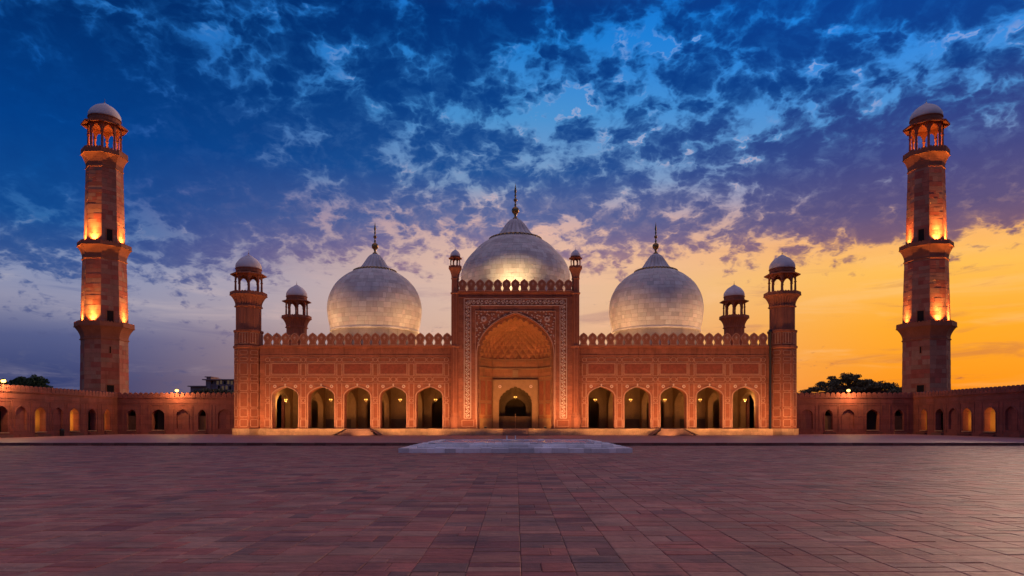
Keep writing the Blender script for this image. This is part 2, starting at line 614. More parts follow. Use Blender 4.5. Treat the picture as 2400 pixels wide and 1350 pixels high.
def panel(parent, cx, y, cz, w, h, rz=0.0, cut=0.0, inner='sandstone_panel', name='inlay_panel', line=0.065, frame='inlay_marble'):
    """framed stone panel, front face towards -y (before rotation); shared mesh per size"""
    key = (round(w, 2), round(h, 2), round(cut, 2), inner, line, frame)
    if key not in PANELS:
        b = MB()
        a, c = w / 2, h / 2
        if cut > 0:
            L = [(-a + cut, -c), (a - cut, -c), (a, -c + cut), (a, c - cut), (a - cut, c), (-a + cut, c), (-a, c - cut), (-a, -c + cut)]
        else:
            L = rect(-a, a, -c, c)
        k = 1 - 2.6 * line / min(w, h)
        b.ribbon(L, line, -0.05, 0.06, closed=True, mat=0)
        s = (1 - 2.4 * line / w, 1 - 2.4 * line / h)
        b.plate([(u * s[0], v * s[1]) for u, v in L], [], -0.02, 0.06, mat=1)
        PANELS[key] = b.mesh(name, [frame, inner])
    return place(name, PANELS[key], parent, (cx, y, cz), rz)


def rosette_mesh(r, petals=8):
    b = MB()
    pts = []
    n = petals * 4
    for i in range(n):
        a = 2 * pi * i / n
        k = r * (0.74 + 0.26 * abs(cos(petals * a / 2)))
        pts.append((k * cos(a), k * sin(a)))
    b.plate(pts, [], -0.07, 0.03, mat=0)
    b.plate([(r * .34 * cos(2 * pi * i / 10), r * .34 * sin(2 * pi * i / 10)) for i in range(10)], [], -0.10, -0.05, mat=1)
    return b.mesh('rosette', ['inlay_white', 'sandstone_panel'])


# ------------------------------------------------------------------ shared tower pieces
def finial_prof(z0, s):
    """spire of stacked balls, s = height of the spire"""
    P = [(.16, 0), (.15, .03), (.07, .06), (.055, .10), (.10, .13)]
    P = [(r * s * .5, z0 + z * s) for r, z in P]

    def ball(zc, r):
        return [(r * sin(t), z0 + zc * s - r * cos(t)) for t in [pi * i / 8 for i in range(1, 8)]]
    P += ball(.24, .105 * s)
    P += [(.02 * s, z0 + .355 * s), (.035 * s, z0 + .40 * s), (.018 * s, z0 + .43 * s)]
    P += ball(.53, .052 * s)
    P += [(.016 * s, z0 + .60 * s), (.032 * s, z0 + .66 * s), (.016 * s, z0 + .69 * s), (.034 * s, z0 + .77 * s), (.014 * s, z0 + .88 * s), (0.001, z0 + s)]
    return P


def kiosk(parent, c, floor, R, spring, top, eave_R, dome_r, dome_z, dome_h, fin, brack=1.0):
    """open eight-sided pavilion with arches, sloping eave, drum, cupola and finial"""
    cx, cy = c
    col_h = top - floor
    cr = 0.075 * R
    cb = MB()
    sp = spring - floor
    cb.lathe([(cr * 1.9, 0), (cr * 1.9, .06 * col_h), (cr * 1.1, .10 * col_h), (cr * 1.15, sp * .55), (cr * .95, sp * .93), (cr * 1.6, sp), (cr * 1.7, sp + .03)], 8)
    cb.box(-cr * .95, cr * .95, -cr * .95, cr * .95, sp + .03, col_h)
    cm = cb.mesh('column', 'sandstone_trim')
    Rc = R * cos(pi / 8)
    side = 2 * R * sin(pi / 8)
    hw = side / 2 - cr * .9
    ab = MB()
    apex = (spring + (top - spring) * .80) - floor
    outer = [(-side / 2 + cr * .5, sp)] + [(u, v) for u, v in arch(hw, sp, apex, n=14)][:] + [(side / 2 - cr * .5, sp), (side / 2 - cr * .5, col_h), (-side / 2 + cr * .5, col_h)]
    ab.plate(outer, [], -cr * .6, cr * .6)
    am = ab.mesh('arch', 'sandstone_trim')
    for k in range(8):
        a = pi / 8 + k * pi / 4
        place('column', cm, parent, (cx + R * cos(a), cy + R * sin(a), floor), a)
        a2 = k * pi / 4
        place('arch', am, parent, (cx + Rc * cos(a2), cy + Rc * sin(a2), floor), a2 + pi / 2)
    th = (top - floor) * .045
    e = MB()
    slope = (eave_R - R) * .42
    e.octo([(R * .6, top - .01), (R * 1.03, top - .005), (eave_R, top - slope * .55), (eave_R * 1.005, top - slope * .55 + th), (R * 1.02, top + slope * .55), (R * 1.02, top + slope), (R * .6, top + slope)])
    e.build('eave', 'sandstone_trim', parent, (cx, cy, 0))
    d = MB()
    zt = top + slope
    d.lathe([(R * .97, zt - .02), (R * 1.0, zt + .01), (R * 1.0, dome_z - .10), (dome_r * 1.05, dome_z - .06), (dome_r * 1.05, dome_z)], 24, smooth=False)
    d.build('drum', 'sandstone_trim', parent, (cx, cy, 0))
    q = MB()
    prof = []
    for i in range(13):
        t = i / 12
        a = t * pi / 2 * .94
        prof.append((dome_r * (cos(a) ** .86) * (1 + .05 * sin(pi * min(1, t * 2.2))), dome_z + dome_h * sin(a) ** 1.05))
    q.lathe(prof, 28)
    cu = q.build('cupola', 'cupola_marble', parent, (cx, cy, 0))
    zt = prof[-1][1]
    l = MB()
    l.lathe([(dome_r * .36, zt - dome_h * .06), (dome_r * .30, zt + dome_h * .02), (dome_r * .16, zt + dome_h * .09), (dome_r * .07, zt + dome_h * .16)], 16)
    l.build('lotus_cap', 'cupola_marble', parent, (cx, cy, 0))
    fb = MB()
    z0 = zt + dome_h * .14
    fb.lathe(finial_prof(z0, fin - z0), 10)
    fb.build('finial', 'brass', parent, (cx, cy, 0))


def balcony(parent, c, z0, z1, R0, R1, ptop, teeth=5, name='balcony', ribs=0):
    """flared corbel, slab and a low crenellated parapet"""
    h = z1 - z0
    b = MB()
    pr = [(R0 * 1.0, z0 - .22), (R0 * 1.045, z0 - .18), (R0 * 1.045, z0), (R0 * 1.01, z0 + .04)]
    for i in range(1, 7):
        t = i / 6
        pr.append((R0 + (R1 * .965 - R0) * (t ** 1.9), z0 + .06 + (h - .16) * t))
    pr += [(R1 * 1.0, z1 - .09), (R1 * 1.0, z1), (R0 * .7, z1 + .003)]
    if ribs:
        def rf(u, r, z):
            k = (u * 2 * pi) % (pi / 4) - pi / 8
            t = min(1, max(0, (z - z0) / (z1 - .2 - z0)))
            return r * cos(pi / 8) / cos(k) * (1 - .06 * (1 - abs(sin(u * ribs * pi)) ** .7) * (1 if 0 < t < 1 else 0))
        b.lathe(pr, ribs * 6, c, pi / 8, False, 0, rf)
    else:
        b.octo(pr, c)
    o = b.build(name, 'sandstone_trim', parent)
    p = MB()
    ph = ptop - z1
    side = 2 * R1 * .985 * sin(pi / 8)
    tw = side / teeth
    out = [(-side / 2, 0)]
    pts = [(side / 2, 0)]
    for k in range(teeth):
        x = -side / 2 + k * tw
        out += [(x + .02 * tw, ph * .62), (x + .14 * tw, ph * .84), (x + .36 * tw, ph), (x + .64 * tw, ph), (x + .86 * tw, ph * .84), (x + .98 * tw, ph * .62)]
    out += pts
    p.plate(out, [], -.09, .09)
    pm = p.mesh('parapet', 'sandstone_trim')
    Rc = R1 * .985 * cos(pi / 8) - .1
    for k in range(8):
        a = k * pi / 4
        place('parapet', pm, parent, (c[0] + Rc * cos(a), c[1] + Rc * sin(a), z1), a + pi / 2)
    return o

# ------------------------------------------------------------------ ground, courtyard, terrace
random.seed(11)
GZ = -0.27                     # courtyard level; the terrace in front of the hall is z = 0
YT = 66.0                      # front edge of the terrace
YF = 103.2                     # plane of the prayer hall front
YW = 112.0                     # back wall of the courtyard
XW = 65.3                      # side walls of the courtyard


def fx(px):
    return (px - CX) / 15.5


def fz(py):
    return EYE + (HY - py) / 15.5


g_ = MB()
g_.add([(-1500, -1500, -0.6), (1500, -1500, -0.6), (1500, 1800, -0.6), (-1500, 1800, -0.6)], [(0, 1, 2, 3)])
tag(g_.build('ground', 'ground_earth'), kind='structure')

yard = MB().box(-XW - 1, XW + 1, -40, YT - 0.2, -0.55, GZ - 0.035).build('courtyard_pavement', 'tile_joint')
tag(yard, kind='structure')
TW, TH = 0.85, 0.66


def tile(b, x0, x1, y0, y1, z, tilt=(0, 0), bev=0.016):
    h0 = GZ - 0.05
    v = [(x0, y0, h0), (x1, y0, h0), (x1, y1, h0), (x0, y1, h0)]

    def zz(x, y):
        return z + tilt[0] * (x - (x0 + x1) / 2) + tilt[1] * (y - (y0 + y1) / 2)
    v += [(x, y, zz(x, y) - bev * .7) for x, y in ((x0, y0), (x1, y0), (x1, y1), (x0, y1))]
    v += [(x, y, zz(x, y)) for x, y in ((x0 + bev, y0 + bev), (x1 - bev, y0 + bev), (x1 - bev, y1 - bev), (x0 + bev, y1 - bev))]
    f = []
    for i in range(4):
        k = (i + 1) % 4
        f += [(i, k, k + 4, i + 4), (i + 4, k + 4, k + 8, i + 8)]
    f.append((8, 9, 10, 11))
    b.add(v, f)


tiles = []
ncol = int(XW / TW)
for ci in range(-ncol, ncol):
    x0 = ci * TW + .09
    wob = random.uniform(-.03, .03)
    y = 4.0 + random.choice((0, 0, 0, 0.02, -0.02))
    ri = 0
    while y < YT - 0.15:
        h = TH
        r = random.random()
        if r < .22:
            h = TH * .5
        gx, gy = random.uniform(.001, .004), random.uniform(.001, .007)
        y1 = min(y + h, YT - 0.12)
        if random.random() < .2:
            xm_ = x0 + TW * random.choice((.38, .5, .62))
            tiles.append((x0 + gx, xm_ - gx, y + gy, y1 - gy))
            tiles.append((xm_ + gx, x0 + TW - gx, y + gy, y1 - gy))
        else:
            tiles.append((x0 + gx, x0 + TW - gx, y + gy, y1 - gy))
        if h < TH:
            y2 = min(y + TH, YT - 0.12)
            if y2 - y1 > .1:
                tiles.append((x0 + gx, x0 + TW - gx, y1 + gy, y2 - gy))
            y = y2
        else:
            y = y1
        ri += 1


def in_view(t):
    cy = (t[2] + t[3]) / 2
    cx_ = (t[0] + t[1]) / 2
    return cy > 10.0 and abs(cx_) < cy * .76


near = sorted([t for t in tiles if in_view(t)], key=lambda t: -(t[1] - t[0]) * (t[3] - t[2]) / ((t[2] + t[3]) ** 3))[:300]
near_set = set(near)


def dark_odds(t):
    # the middle lane was relaid with darker slabs; a few lie elsewhere too
    return .45 if -1.7 < (t[0] + t[1]) / 2 < 1.8 else .10


rest = MB()
for t in tiles:
    z = GZ + random.uniform(-.006, .006)
    tl = (random.uniform(-.006, .006), random.uniform(-.006, .006))
    if t in near_set:
        b = MB()
        ox, oy = t[0], t[2]
        tile(b, 0, t[1] - t[0], 0, t[3] - t[2], z, tl)
        b.build('paving_tile', 'tile_dark' if random.random() < dark_odds(t) else 'tile_stone', yard, (ox, oy, 0))
    else:
        n0 = len(rest.f)
        tile(rest, *t, z, tl)
        if random.random() < dark_odds(t):
            for q in range(n0, len(rest.f)):
                rest.mi[q] = 1
tag(rest.build('paving_tiles', ['tile_stone', 'tile_dark'], yard), kind='stuff')

terrace = MB().box(-XW - 8, XW + 8, YT, 150, -0.55, 0.0).build('terrace', 'terrace_stone')
tag(terrace, kind='structure')
x = -XW - 2
kb = {}
while x < XW + 2:
    L = random.choice((1.1, 1.3, 1.5))
    if L not in kb:
        b = MB()
        b.box(.006, L - .006, -.075, .12, -.31, -.13)
        b.box(.006, L - .006, -.03, .12, -.125, .012)
        kb[L] = b.mesh('kerb_stone', 'kerb_stone')
    place('kerb_stone', kb[L], terrace, (x, YT - .12, random.uniform(-.006, .006)))
    x += L


# ------------------------------------------------------------------ prayer hall
hall = empty('prayer_hall', (0, YF, 0), 'red sandstone mosque prayer hall with three white marble domes and a tall arched gateway', 'mosque')
ros_s, ros_l = rosette_mesh(.27), rosette_mesh(.46, 10)
ARCH_X = [fx(p) for p in (668.8, 753.2, 837.6, 922.0, 1006.6)]
A_HW, A_SP, A_AP = 1.94, 5.80, 7.32
ZC = fz(814)                   # cornice of the wings


def merlon_mesh(w, h, t):
    S = [(.47, 0), (.42, .10), (.345, .20), (.345, .30), (.43, .43), (.492, .53), (.492, .62), (.43, .75), (.28, .87), (.11, .945), (0, 1.0)]
    L = [(u * w, v * h) for u, v in S] + [(-u * w, v * h) for u, v in reversed(S[:-1])]
    b = MB()
    b.plate(L, [], -t / 2, t / 2, mat=0)
    S2 = [(.36, .05), (.29, .20), (.29, .31), (.385, .46), (.435, .54), (.435, .61), (.37, .74), (.22, .86), (0, .945)]
    L2 = [(u * w, v * h) for u, v in S2] + [(-u * w, v * h) for u, v in reversed(S2[:-1])]
    b.ribbon(L2, .085, -t / 2 - .035, -t / 2 + .02, closed=True, mat=1)
    D = [(0, .46), (.15, .61), (0, .76), (-.15, .61)]
    b.ribbon([(u * w, v * h) for u, v in D], .08, -t / 2 - .035, -t / 2 + .02, closed=True, mat=1)
    b.plate([(u * w * .45, (v - .61) * h * .45 + .61 * h) for u, v in D], [], -t / 2 - .05, -t / 2 + .02, mat=2)
    return b.mesh('merlon', ['sandstone_trim', 'inlay_marble', 'inlay_white'])


def arch_trim(parent, cx, y, hw, sp, ap, base, name='arch_moulding'):
    b = MB()
    pts = [(-hw - .12, base)] + [(u * (hw + .12) / hw, sp + (v - sp) * 1.05) for u, v in arch(hw, sp, ap)] + [(hw + .12, base)]
    b.ribbon(pts, .13, -.09, .05, mat=0)
    b.plate([(-.07, ap + .10), (.07, ap + .10), (.13, ap + .30), (0, ap + .52), (-.13, ap + .30)], [], -.12, .02, mat=1)
    b.build(name, ['inlay_marble', 'inlay_white'], parent, (cx, y, 0))


def wing(s):
    """one side wing of the hall front: s = -1 or +1"""
    x0, x1 = sorted((s * 38.6, s * 9.3))
    xs = [s * abs(a) for a in ARCH_X]
    w = MB()
    w.plate(rect(x0, x1, 1.0, ZC), [opening(c, A_HW, 1.03, A_SP, A_AP) for c in xs], 0, 1.3)
    wall = w.build('wing_wall', 'sandstone', hall, (0, YF, 0))
    k = MB()
    k.box(x0, x1, -.16, .30, ZC - .02, ZC + .10)
    k.box(x0, x1, -.26, .32, ZC + .103, ZC + .24)
    k.box(x0, x1, -.06, .0, fz(834), fz(834) + .10)
    k.box(x0, x1, -.04, .0, fz(896.5), fz(896.5) + .07)
    k.box(x0, x1, -.04, .0, fz(882), fz(882) + .07)
    k.box(x0, x1, -.04, .0, fz(850.6), fz(850.6) + .07)
    k.build('cornice', 'sandstone_trim', wall, (0, YF, 0))
    n = 21
    a, b_ = s * fx(1059) * -1, s * fx(618.5) * -1
    lo, hi = min(a, b_), max(a, b_)
    mw = (hi - lo) / n
    if 'wing' not in MERL:
        MERL['wing'] = merlon_mesh(mw, fz(780) - ZC - .24, .34)
    for i in range(n):
        place('merlon', MERL['wing'], wall, (lo + (i + .5) * mw, YF - .11, ZC + .24))
    y = YF - .0
    for c in xs:
        arch_trim(wall, c, YF, A_HW, A_SP, A_AP, 1.02)
        f = MB()
        f.ribbon([(-2.36, 1.05), (-2.36, fz(899.5)), (2.36, fz(899.5)), (2.36, 1.05)], .07, -.06, .04)
        f.build('arch_frame', 'inlay_marble', wall, (c, YF, 0))
        for q in (-1, 1):
            place('rosette', ros_s, wall, (c + q * 1.56, YF, fz(905.5)))
        panel(wall, c, y, fz(864.5), 4.1, 1.62, inner='sandstone_carved', name='carved_panel', line=.09)
        panel(wall, c, y, fz(864.5), 4.5, 1.95, inner='sandstone_panel', line=.05).location.y += .045
        for zc in (fz(843.2), fz(889)):
            panel(wall, c, y, zc, .80, .62, cut=.2)
            for q in (-1, 1):
                panel(wall, c + q * 1.42, y, zc, 1.75, .60, cut=.10)
    piers = [xs[0] - s * -1 * 0 for _ in ()]
    step = abs(ARCH_X[1] - ARCH_X[0])
    px = [abs(ARCH_X[0]) + step * .49] + [(abs(ARCH_X[i]) + abs(ARCH_X[i + 1])) / 2 for i in range(4)] + [abs(ARCH_X[4]) - step * .47]
    for i, p in enumerate(px):
        p *= s
        wd = .70 if 0 < i < 5 else .62
        for za, zb in ((852.5, 881), (898, 931), (945.5, 980)):
            panel(wall, p, y, (fz(za) + fz(zb)) / 2, wd, fz(za) - fz(zb), cut=.06)
        panel(wall, p, y, fz(992.3), wd + .22, fz(984) - fz(1000.5))
        panel(wall, p, y, fz(939), .5, .5, cut=.15)
        for zc in (fz(843.2), fz(889)):
            panel(wall, p, y, zc, .62, .60, cut=.18)
    # floor edge, plinth
    p = MB()
    p.box(x0, x1, -.95, 1.3, 0.0, .90)
    p.box(x0, x1, -1.05, 1.29, .903, 1.0)
    p.build('plinth', 'plinth_stone', hall, (0, YF, 0))
    sx_ = xs[2] + s * -.5
    o = MB().box(-3.2, 3.2, -3.6, -1.06, .0, .05).build('staircase', 'step_stone', hall, (sx_, YF, 0))
    for j in range(4):
        q = MB().box(-2.7 + .32 * j, 2.7 - .32 * j, -3.0 + j * .48, -1.06, .06 + j * .215, .05 + (j + 1) * .215)
        q.build('step', 'step_stone', o, (sx_, YF, 0))
    q = MB()
    for e in (-1, 1):
        xa, xb = e * 1.75, e * 3.3
        V = [(xa, -1.06, .95), (xb, -3.1, .06), (xb, -1.06, .06), (xa + e * .3, -1.06, .95), (xb + e * .3, -3.1, .06), (xb + e * .3, -1.06, .06)]
        q.add(V, [(0, 1, 2), (3, 5, 4), (0, 3, 4, 1), (1, 4, 5, 2), (0, 2, 5, 3)])
    q.build('cheek_wall', 'kerb_stone', o, (sx_, YF, 0))
    # the aisle behind the arches
    it = MB()
    ox = sorted((s * 38.4, s * 9.7))
    YI2 = 10.5
    holes = []
    for i, c in enumerate(xs):
        if i in (0, 2, 4):
            holes.append(opening(c - s * .55, 1.45, 1.03, 4.6, 6.0))
    it.plate(rect(ox[0], ox[1], 1.0, 9.0), holes, YI2, YI2 + .9)
    for i, p in enumerate(px):
        p *= s
        fn = lambda u, v, w, p=p: (p + w, u, v)
        it.plate(rect(1.3, YI2, 1.0, 9.0), [opening(5.9, 3.2, 1.03, 4.6, 6.7)], -.42, .42, fn)
    it.box(ox[0], ox[1], 1.3, YI2 + .9, 9.0, 9.2)
    it.box(ox[0] - .1, ox[0], 1.3, YI2 + .9, 1.0, 9.0)
    it.box(ox[1], ox[1] + .1, 1.3, YI2 + .9, 1.0, 9.0)
    inner = it.build('inner_arcade', 'plaster', hall, (0, YF, 0))
    fl = MB().box(ox[0], ox[1], 1.3, 22, .8, .99)
    fl.build('floor', 'step_stone', inner, (0, YF, 0))
    dd = MB()
    for i, c in enumerate(xs):
        # blind arch moulding and dado on the second wall
        if i in (1, 3):
            dd2 = MB()
            dd2.ribbon(opening(0, 1.5, 2.55, 4.6, 5.9), .16, -.10, .02)
            dd2.ribbon(rect(-.7, .7, 2.75, 4.4), .10, -.07, .02, closed=True)
            dd2.build('blind_arch', 'plaster', inner, (c, YF + YI2, 0))
            MB().box(-2.2, 2.2, -.05, .0, 1.0, 2.45).build('dado', 'plaster_dado', inner, (c, YF + YI2 - .003, 0))
        else:
            rr = MB()
            rr.ribbon(opening(0, 1.60, 1.0, 4.6, 6.2), .16, -.10, .02)
            rr.build('blind_arch', 'plaster', inner, (c - s * .55, YF + YI2, 0))
    bw = MB().box(ox[0], ox[1], 19, 19.3, 1.0, 9.0)
    bw.build('rear_wall', 'plaster', inner, (0, YF, 0))
    return wall, xs


MERL = {}
wallL, xsL = wing(-1)
wallR, xsR = wing(1)

# shell of the hall: roof, side and rear walls
sh = MB()
sh.box(-38.5, -8.3, 1.0, 24.3, 12.9, ZC + .05)
sh.box(8.3, 38.5, 1.0, 24.3, 12.9, ZC + .05)
sh.box(-8.3, 8.3, 9.0, 24.3, 12.9, ZC + .05)
sh.box(-39.4, -38.4, 1.0, 24.3, 0, ZC + .5)
sh.box(38.4, 39.4, 1.0, 24.3, 0, ZC + .5)
sh.box(-39.4, 39.4, 24.3, 25.3, 0, ZC + .6)
sh.build('hall_shell', 'sandstone', hall, (0, YF, 0))

# ---- tall arched gateway (iwan)
YI = -0.75                     # front plane, relative to YF
IH = fz(690)
I_HW, I_SP, I_AP = 5.72, fz(835), fz(738)
b = MB()
b.plate(rect(-8.62, 8.62, 1.0, IH), [opening(0, I_HW, 1.03, I_SP, I_AP, n=44, tip=.13)], YI, YI + .55)
iwan = b.build('gateway_wall', 'sandstone', hall, (0, YF, 0))
b = MB()
inner_cusp = [(-5.42, 1.03)] + arch(5.42, I_SP, fz(743), n=19 * 6, cusps=19, depth=.36, tip=.13) + [(5.42, 1.03)]
b.plate(rect(-8.5, 8.5, 1.0, IH - .1), [inner_cusp], YI + .56, YI + 1.2)
b.build('cusped_arch', 'iwan_stone', iwan, (0, YF, 0))
b = MB()
b.box(-8.62, -8.3, YI + 1.2, 9.0, 12.9, IH)
b.box(8.3, 8.62, YI + 1.2, 9.0, 12.9, IH)
b.box(-8.62, 8.62, 9.0, 9.4, 12.9, IH)
b.box(-8.5, 8.5, YI + 1.2, 9.0, IH - .35, IH - .15)
b.build('gateway_block', 'sandstone', iwan, (0, YF, 0))
b = MB()
b.box(-8.75, 8.75, YI - .14, YI + .5, IH + .003, IH + .14)
b.box(-8.85, 8.85, YI - .26, YI + .55, IH + .143, IH + .30)
b.box(-8.62, 8.62, YI - .07, YI, fz(699.5), fz(699.5) + .10)
b.build('cornice', 'sandstone_trim', iwan, (0, YF, 0))
n = 13
mw = 17.2 / n
mm = merlon_mesh(mw, fz(657.5) - IH - .3, .36)
for i in range(n):
    place('merlon', mm, iwan, (-8.6 + (i + .5) * mw, YF + YI - .10, IH + .30))
# outer moulding of the arch, line frames
b = MB()
pts = [(-I_HW - .10, 1.05)] + [(u * 1.018, I_SP + (v - I_SP) * 1.035) for u, v in arch(I_HW, I_SP, I_AP, n=44, tip=.13)] + [(I_HW + .10, 1.05)]
b.ribbon(pts, .15, YI - .09, YI + .05)
b.plate([(-.22, fz(736.5)), (.22, fz(736.5)), (.42, fz(731)), (-.42, fz(731))], [], YI - .13, YI + .02)
b.build('arch_moulding', 'inlay_marble', iwan, (0, YF, 0))
b = MB()
b.ribbon([(-6.0, 2.4), (-6.0, fz(731)), (6.0, fz(731)), (6.0, 2.4)], .09, YI - .07, YI + .05)
b.build('spandrel_frame', 'inlay_marble', iwan, (0, YF, 0))
# floral band between two lines
xo, xi, zo, zi, zb = 7.68, 6.70, fz(702.5), fz(718), fz(980)
b = MB()
b.ribbon([(-xo, zb), (-xo, zo), (xo, zo), (xo, zb)], .10, YI - .07, YI + .05)
b.ribbon([(-xi, zb), (-xi, zi), (xi, zi), (xi, zb)], .10, YI - .07, YI + .05)
for q in (-1, 1):
    b.ribbon([(q * xo, zb), (q * xi, zb)], .10, YI - .07, YI + .05)
b.build('band_frame', 'inlay_white', iwan, (0, YF, 0))
random.seed(5)
b = MB()
xm, zm, hw_ = (xo + xi) / 2, (zo + zi) / 2, (xo - xi) / 2 - .1


def leaf(b, x, z, a, L, W, y0, mat=0):
    c, s_ = cos(a), sin(a)
    P = [(0, 0), (L * .4, W / 2), (L, 0), (L * .4, -W / 2)]
    b.plate([(x + u * c - v * s_, z + u * s_ + v * c) for u, v in P], [], y0 - .05, y0 + .02, mat=mat)


def vine(b, p0, p1, per=1.0):
    p0, p1 = Vector(p0), Vector(p1)
    d = p1 - p0
    L = d.length
    d.normalize()
    nrm = Vector((-d.y, d.x))
    m = int(L / .16)
    pts = []
    for i in range(m + 1):
        t = L * i / m
        pts.append(tuple(p0 + d * t + nrm * hw_ * .62 * sin(2 * pi * t / per)))
    b.ribbon(pts, .10, YI - .05, YI + .02)
    t = per * .25
    sgn = 1
    while t < L - .1:
        c_ = p0 + d * t - nrm * sgn * hw_ * .35
        R_ = .22
        b.plate([(c_.x + R_ * (.6 + .4 * (k % 2)) * cos(k * pi / 5), c_.y + R_ * (.6 + .4 * (k % 2)) * sin(k * pi / 5)) for k in range(10)], [], YI - .06, YI + .02)
        base = atan2(d.y, d.x)
        for e in (-1, 1):
            q_ = p0 + d * (t + e * .18) + nrm * sgn * hw_ * .45
            leaf(b, q_.x, q_.y, base + e * .9 + random.uniform(-.4, .4), .30, .16, YI)
        t += per * .5
        sgn = -sgn


vine(b, (-xm, zb + .1), (-xm, zm), 1.25)
vine(b, (xm, zb + .1), (xm, zm), 1.25)
vine(b, (-xm, zm), (xm, zm), 1.25)
tag(b.build('floral_band', 'inlay_white', iwan, (0, YF, 0)), kind='stuff')
# scattered flowers in the spandrels
b = MB()
for q in (-1, 1):
    tries = 0
    cnt = 0
    placed = []
    while cnt < 46 and tries < 4000:
        tries += 1
        x = random.uniform(.6, 5.8)
        z = random.uniform(I_SP + 1.5, fz(733))
        t = x / I_HW
        if t >= 1:
            edge = I_SP
        else:
            edge = I_SP + (I_AP - I_SP) * (.87 * (1 - t * t) ** .46 + .13 * (1 - t) ** 1.9)
        if z < edge + .45 or (x - 4.75) ** 2 + (z - fz(750)) ** 2 < .7 ** 2:
            continue
        if any((x - a) ** 2 + (z - c) ** 2 < .36 ** 2 for a, c in placed):
            continue
        placed.append((x, z))
        cnt += 1
        leaf(b, q * x, z, random.uniform(0, 2 * pi), random.uniform(.28, .46), random.uniform(.15, .24), YI)
tag(b.build('spandrel_flowers', 'inlay_white', iwan, (0, YF, 0)), kind='stuff')
for q in (-1, 1):
    place('rosette', ros_l, iwan, (q * 4.75, YF + YI, fz(750)))
    panel(iwan, q * 7.15, YF + YI, fz(992), 1.75, .92)
# recess: half octagon plan, panels, ledge, vault
RY = YI + 1.2
plan = [(-5.5, 0), (-5.5, 1.4), (-3.62, 4.6), (3.62, 4.6), (5.5, 1.4), (5.5, 0)]
b = MB()
for i in range(5):
    (xa, ya), (xb, yb) = plan[i], plan[i + 1]
    ln = sqrt((xb - xa) ** 2 + (yb - ya) ** 2)
    ux, uy = (xb - xa) / ln, (yb - ya) / ln
    fn = lambda u, v, w, xa=xa, ya=ya, ux=ux, uy=uy: (xa + ux * u - uy * w, RY + ya + uy * u + ux * w, v)
    if i == 2:
        b.plate(rect(0, ln, 1.0, I_SP + .02), [opening(ln / 2, 2.62, 1.03, 5.1, 7.72)], 0, .5, fn)
    else:
        b.plate(rect(0, ln, 1.0, I_SP + .02), [], 0, .3, fn)
rec = b.build('recess_wall', 'iwan_stone', iwan, (0, YF, 0))
MB().box(-5.6, 5.6, YI - .2, RY + 4.7, .85, 1.0).build('floor', 'step_stone', iwan, (0, YF, 0))
for i in range(5):
    (xa, ya), (xb, yb) = plan[i], plan[i + 1]
    ln = sqrt((xb - xa) ** 2 + (yb - ya) ** 2)
    ang = atan2(yb - ya, xb - xa)
    ca, sa = cos(ang), sin(ang)
    P = lambda u, w=0: (xa + ca * u - sa * w, YF + RY + ya + sa * u + ca * w)
    m = MB()
    m.box(0, ln, -.16, .02, 10.35, 10.50)
    m.box(0, ln, -.10, .02, 9.0, 9.10)
    m.box(0, ln, -.10, .02, I_SP - .12, I_SP)
    o = m.build('ledge', 'portal_marble', iwan, (*P(0), 0), ang)
    k = {0: 1, 1: 2, 2: 4, 3: 2, 4: 1}[i]
    for j in range(k):
        u = ln * (j + .5) / k
        pw = ln / k - .35
        x_, y_ = P(u)
        panel(iwan, x_, y_, (10.5 + I_SP - .1) / 2, pw, I_SP - 10.5 - .5, ang, inner='iwan_stone', frame='portal_marble', name='recess_panel')
        if i != 2:
            panel(iwan, x_, y_, 6.9, pw, 3.2, ang, inner='sandstone_panel', frame='portal_marble', name='recess_panel')
            panel(iwan, x_, y_, 4.0, pw, 1.9, ang, inner='sandstone_panel', frame='portal_marble', name='recess_panel')
    if i != 2:
        MB().box(0.02, ln - .02, -.12, .02, 1.0, 2.55).build('dado', 'portal_marble', iwan, (*P(0), 0), ang)
# marble door surround with a cusped arch
b = MB()
pc = [(-2.60, 1.03)] + arch(2.60, 5.05, 7.66, n=11 * 6, cusps=11, depth=.16) + [(2.60, 1.03)]
b.plate(rect(-3.55, 3.55, 1.0, 8.72), [pc], RY + 4.25, RY + 4.58)
por = b.build('portal_surround', 'portal_marble', iwan, (0, YF, 0))
b = MB()
b.ribbon([(-3.45, 1.1), (-3.45, 8.62), (3.45, 8.62), (3.45, 1.1)], .14, RY + 4.18, RY + 4.26)
b.build('portal_frame', 'portal_marble', iwan, (0, YF, 0))
for q in (-1, 1):
    place('rosette', ros_s, iwan, (q * 2.45, YF + RY + 4.25, fz(906) + .25))
MB().box(-.45, .45, RY + 4.5, RY + 4.64, 9.12, 10.2).build('tablet', 'portal_marble', iwan, (0, YF - .12, 0))
# vault of faceted cells
b = MB()
NU, NV = 32, 11
pl = []
tot = [0]
for i in range(5):
    tot.append(tot[-1] + sqrt((plan[i + 1][0] - plan[i][0]) ** 2 + (plan[i + 1][1] - plan[i][1]) ** 2))


def plan_at(u):
    d_ = u * tot[-1]
    for i in range(5):
        if d_ <= tot[i + 1] + 1e-9:
            t = (d_ - tot[i]) / (tot[i + 1] - tot[i])
            return Vector((plan[i][0] + (plan[i + 1][0] - plan[i][0]) * t, plan[i][1] + (plan[i + 1][1] - plan[i][1]) * t))


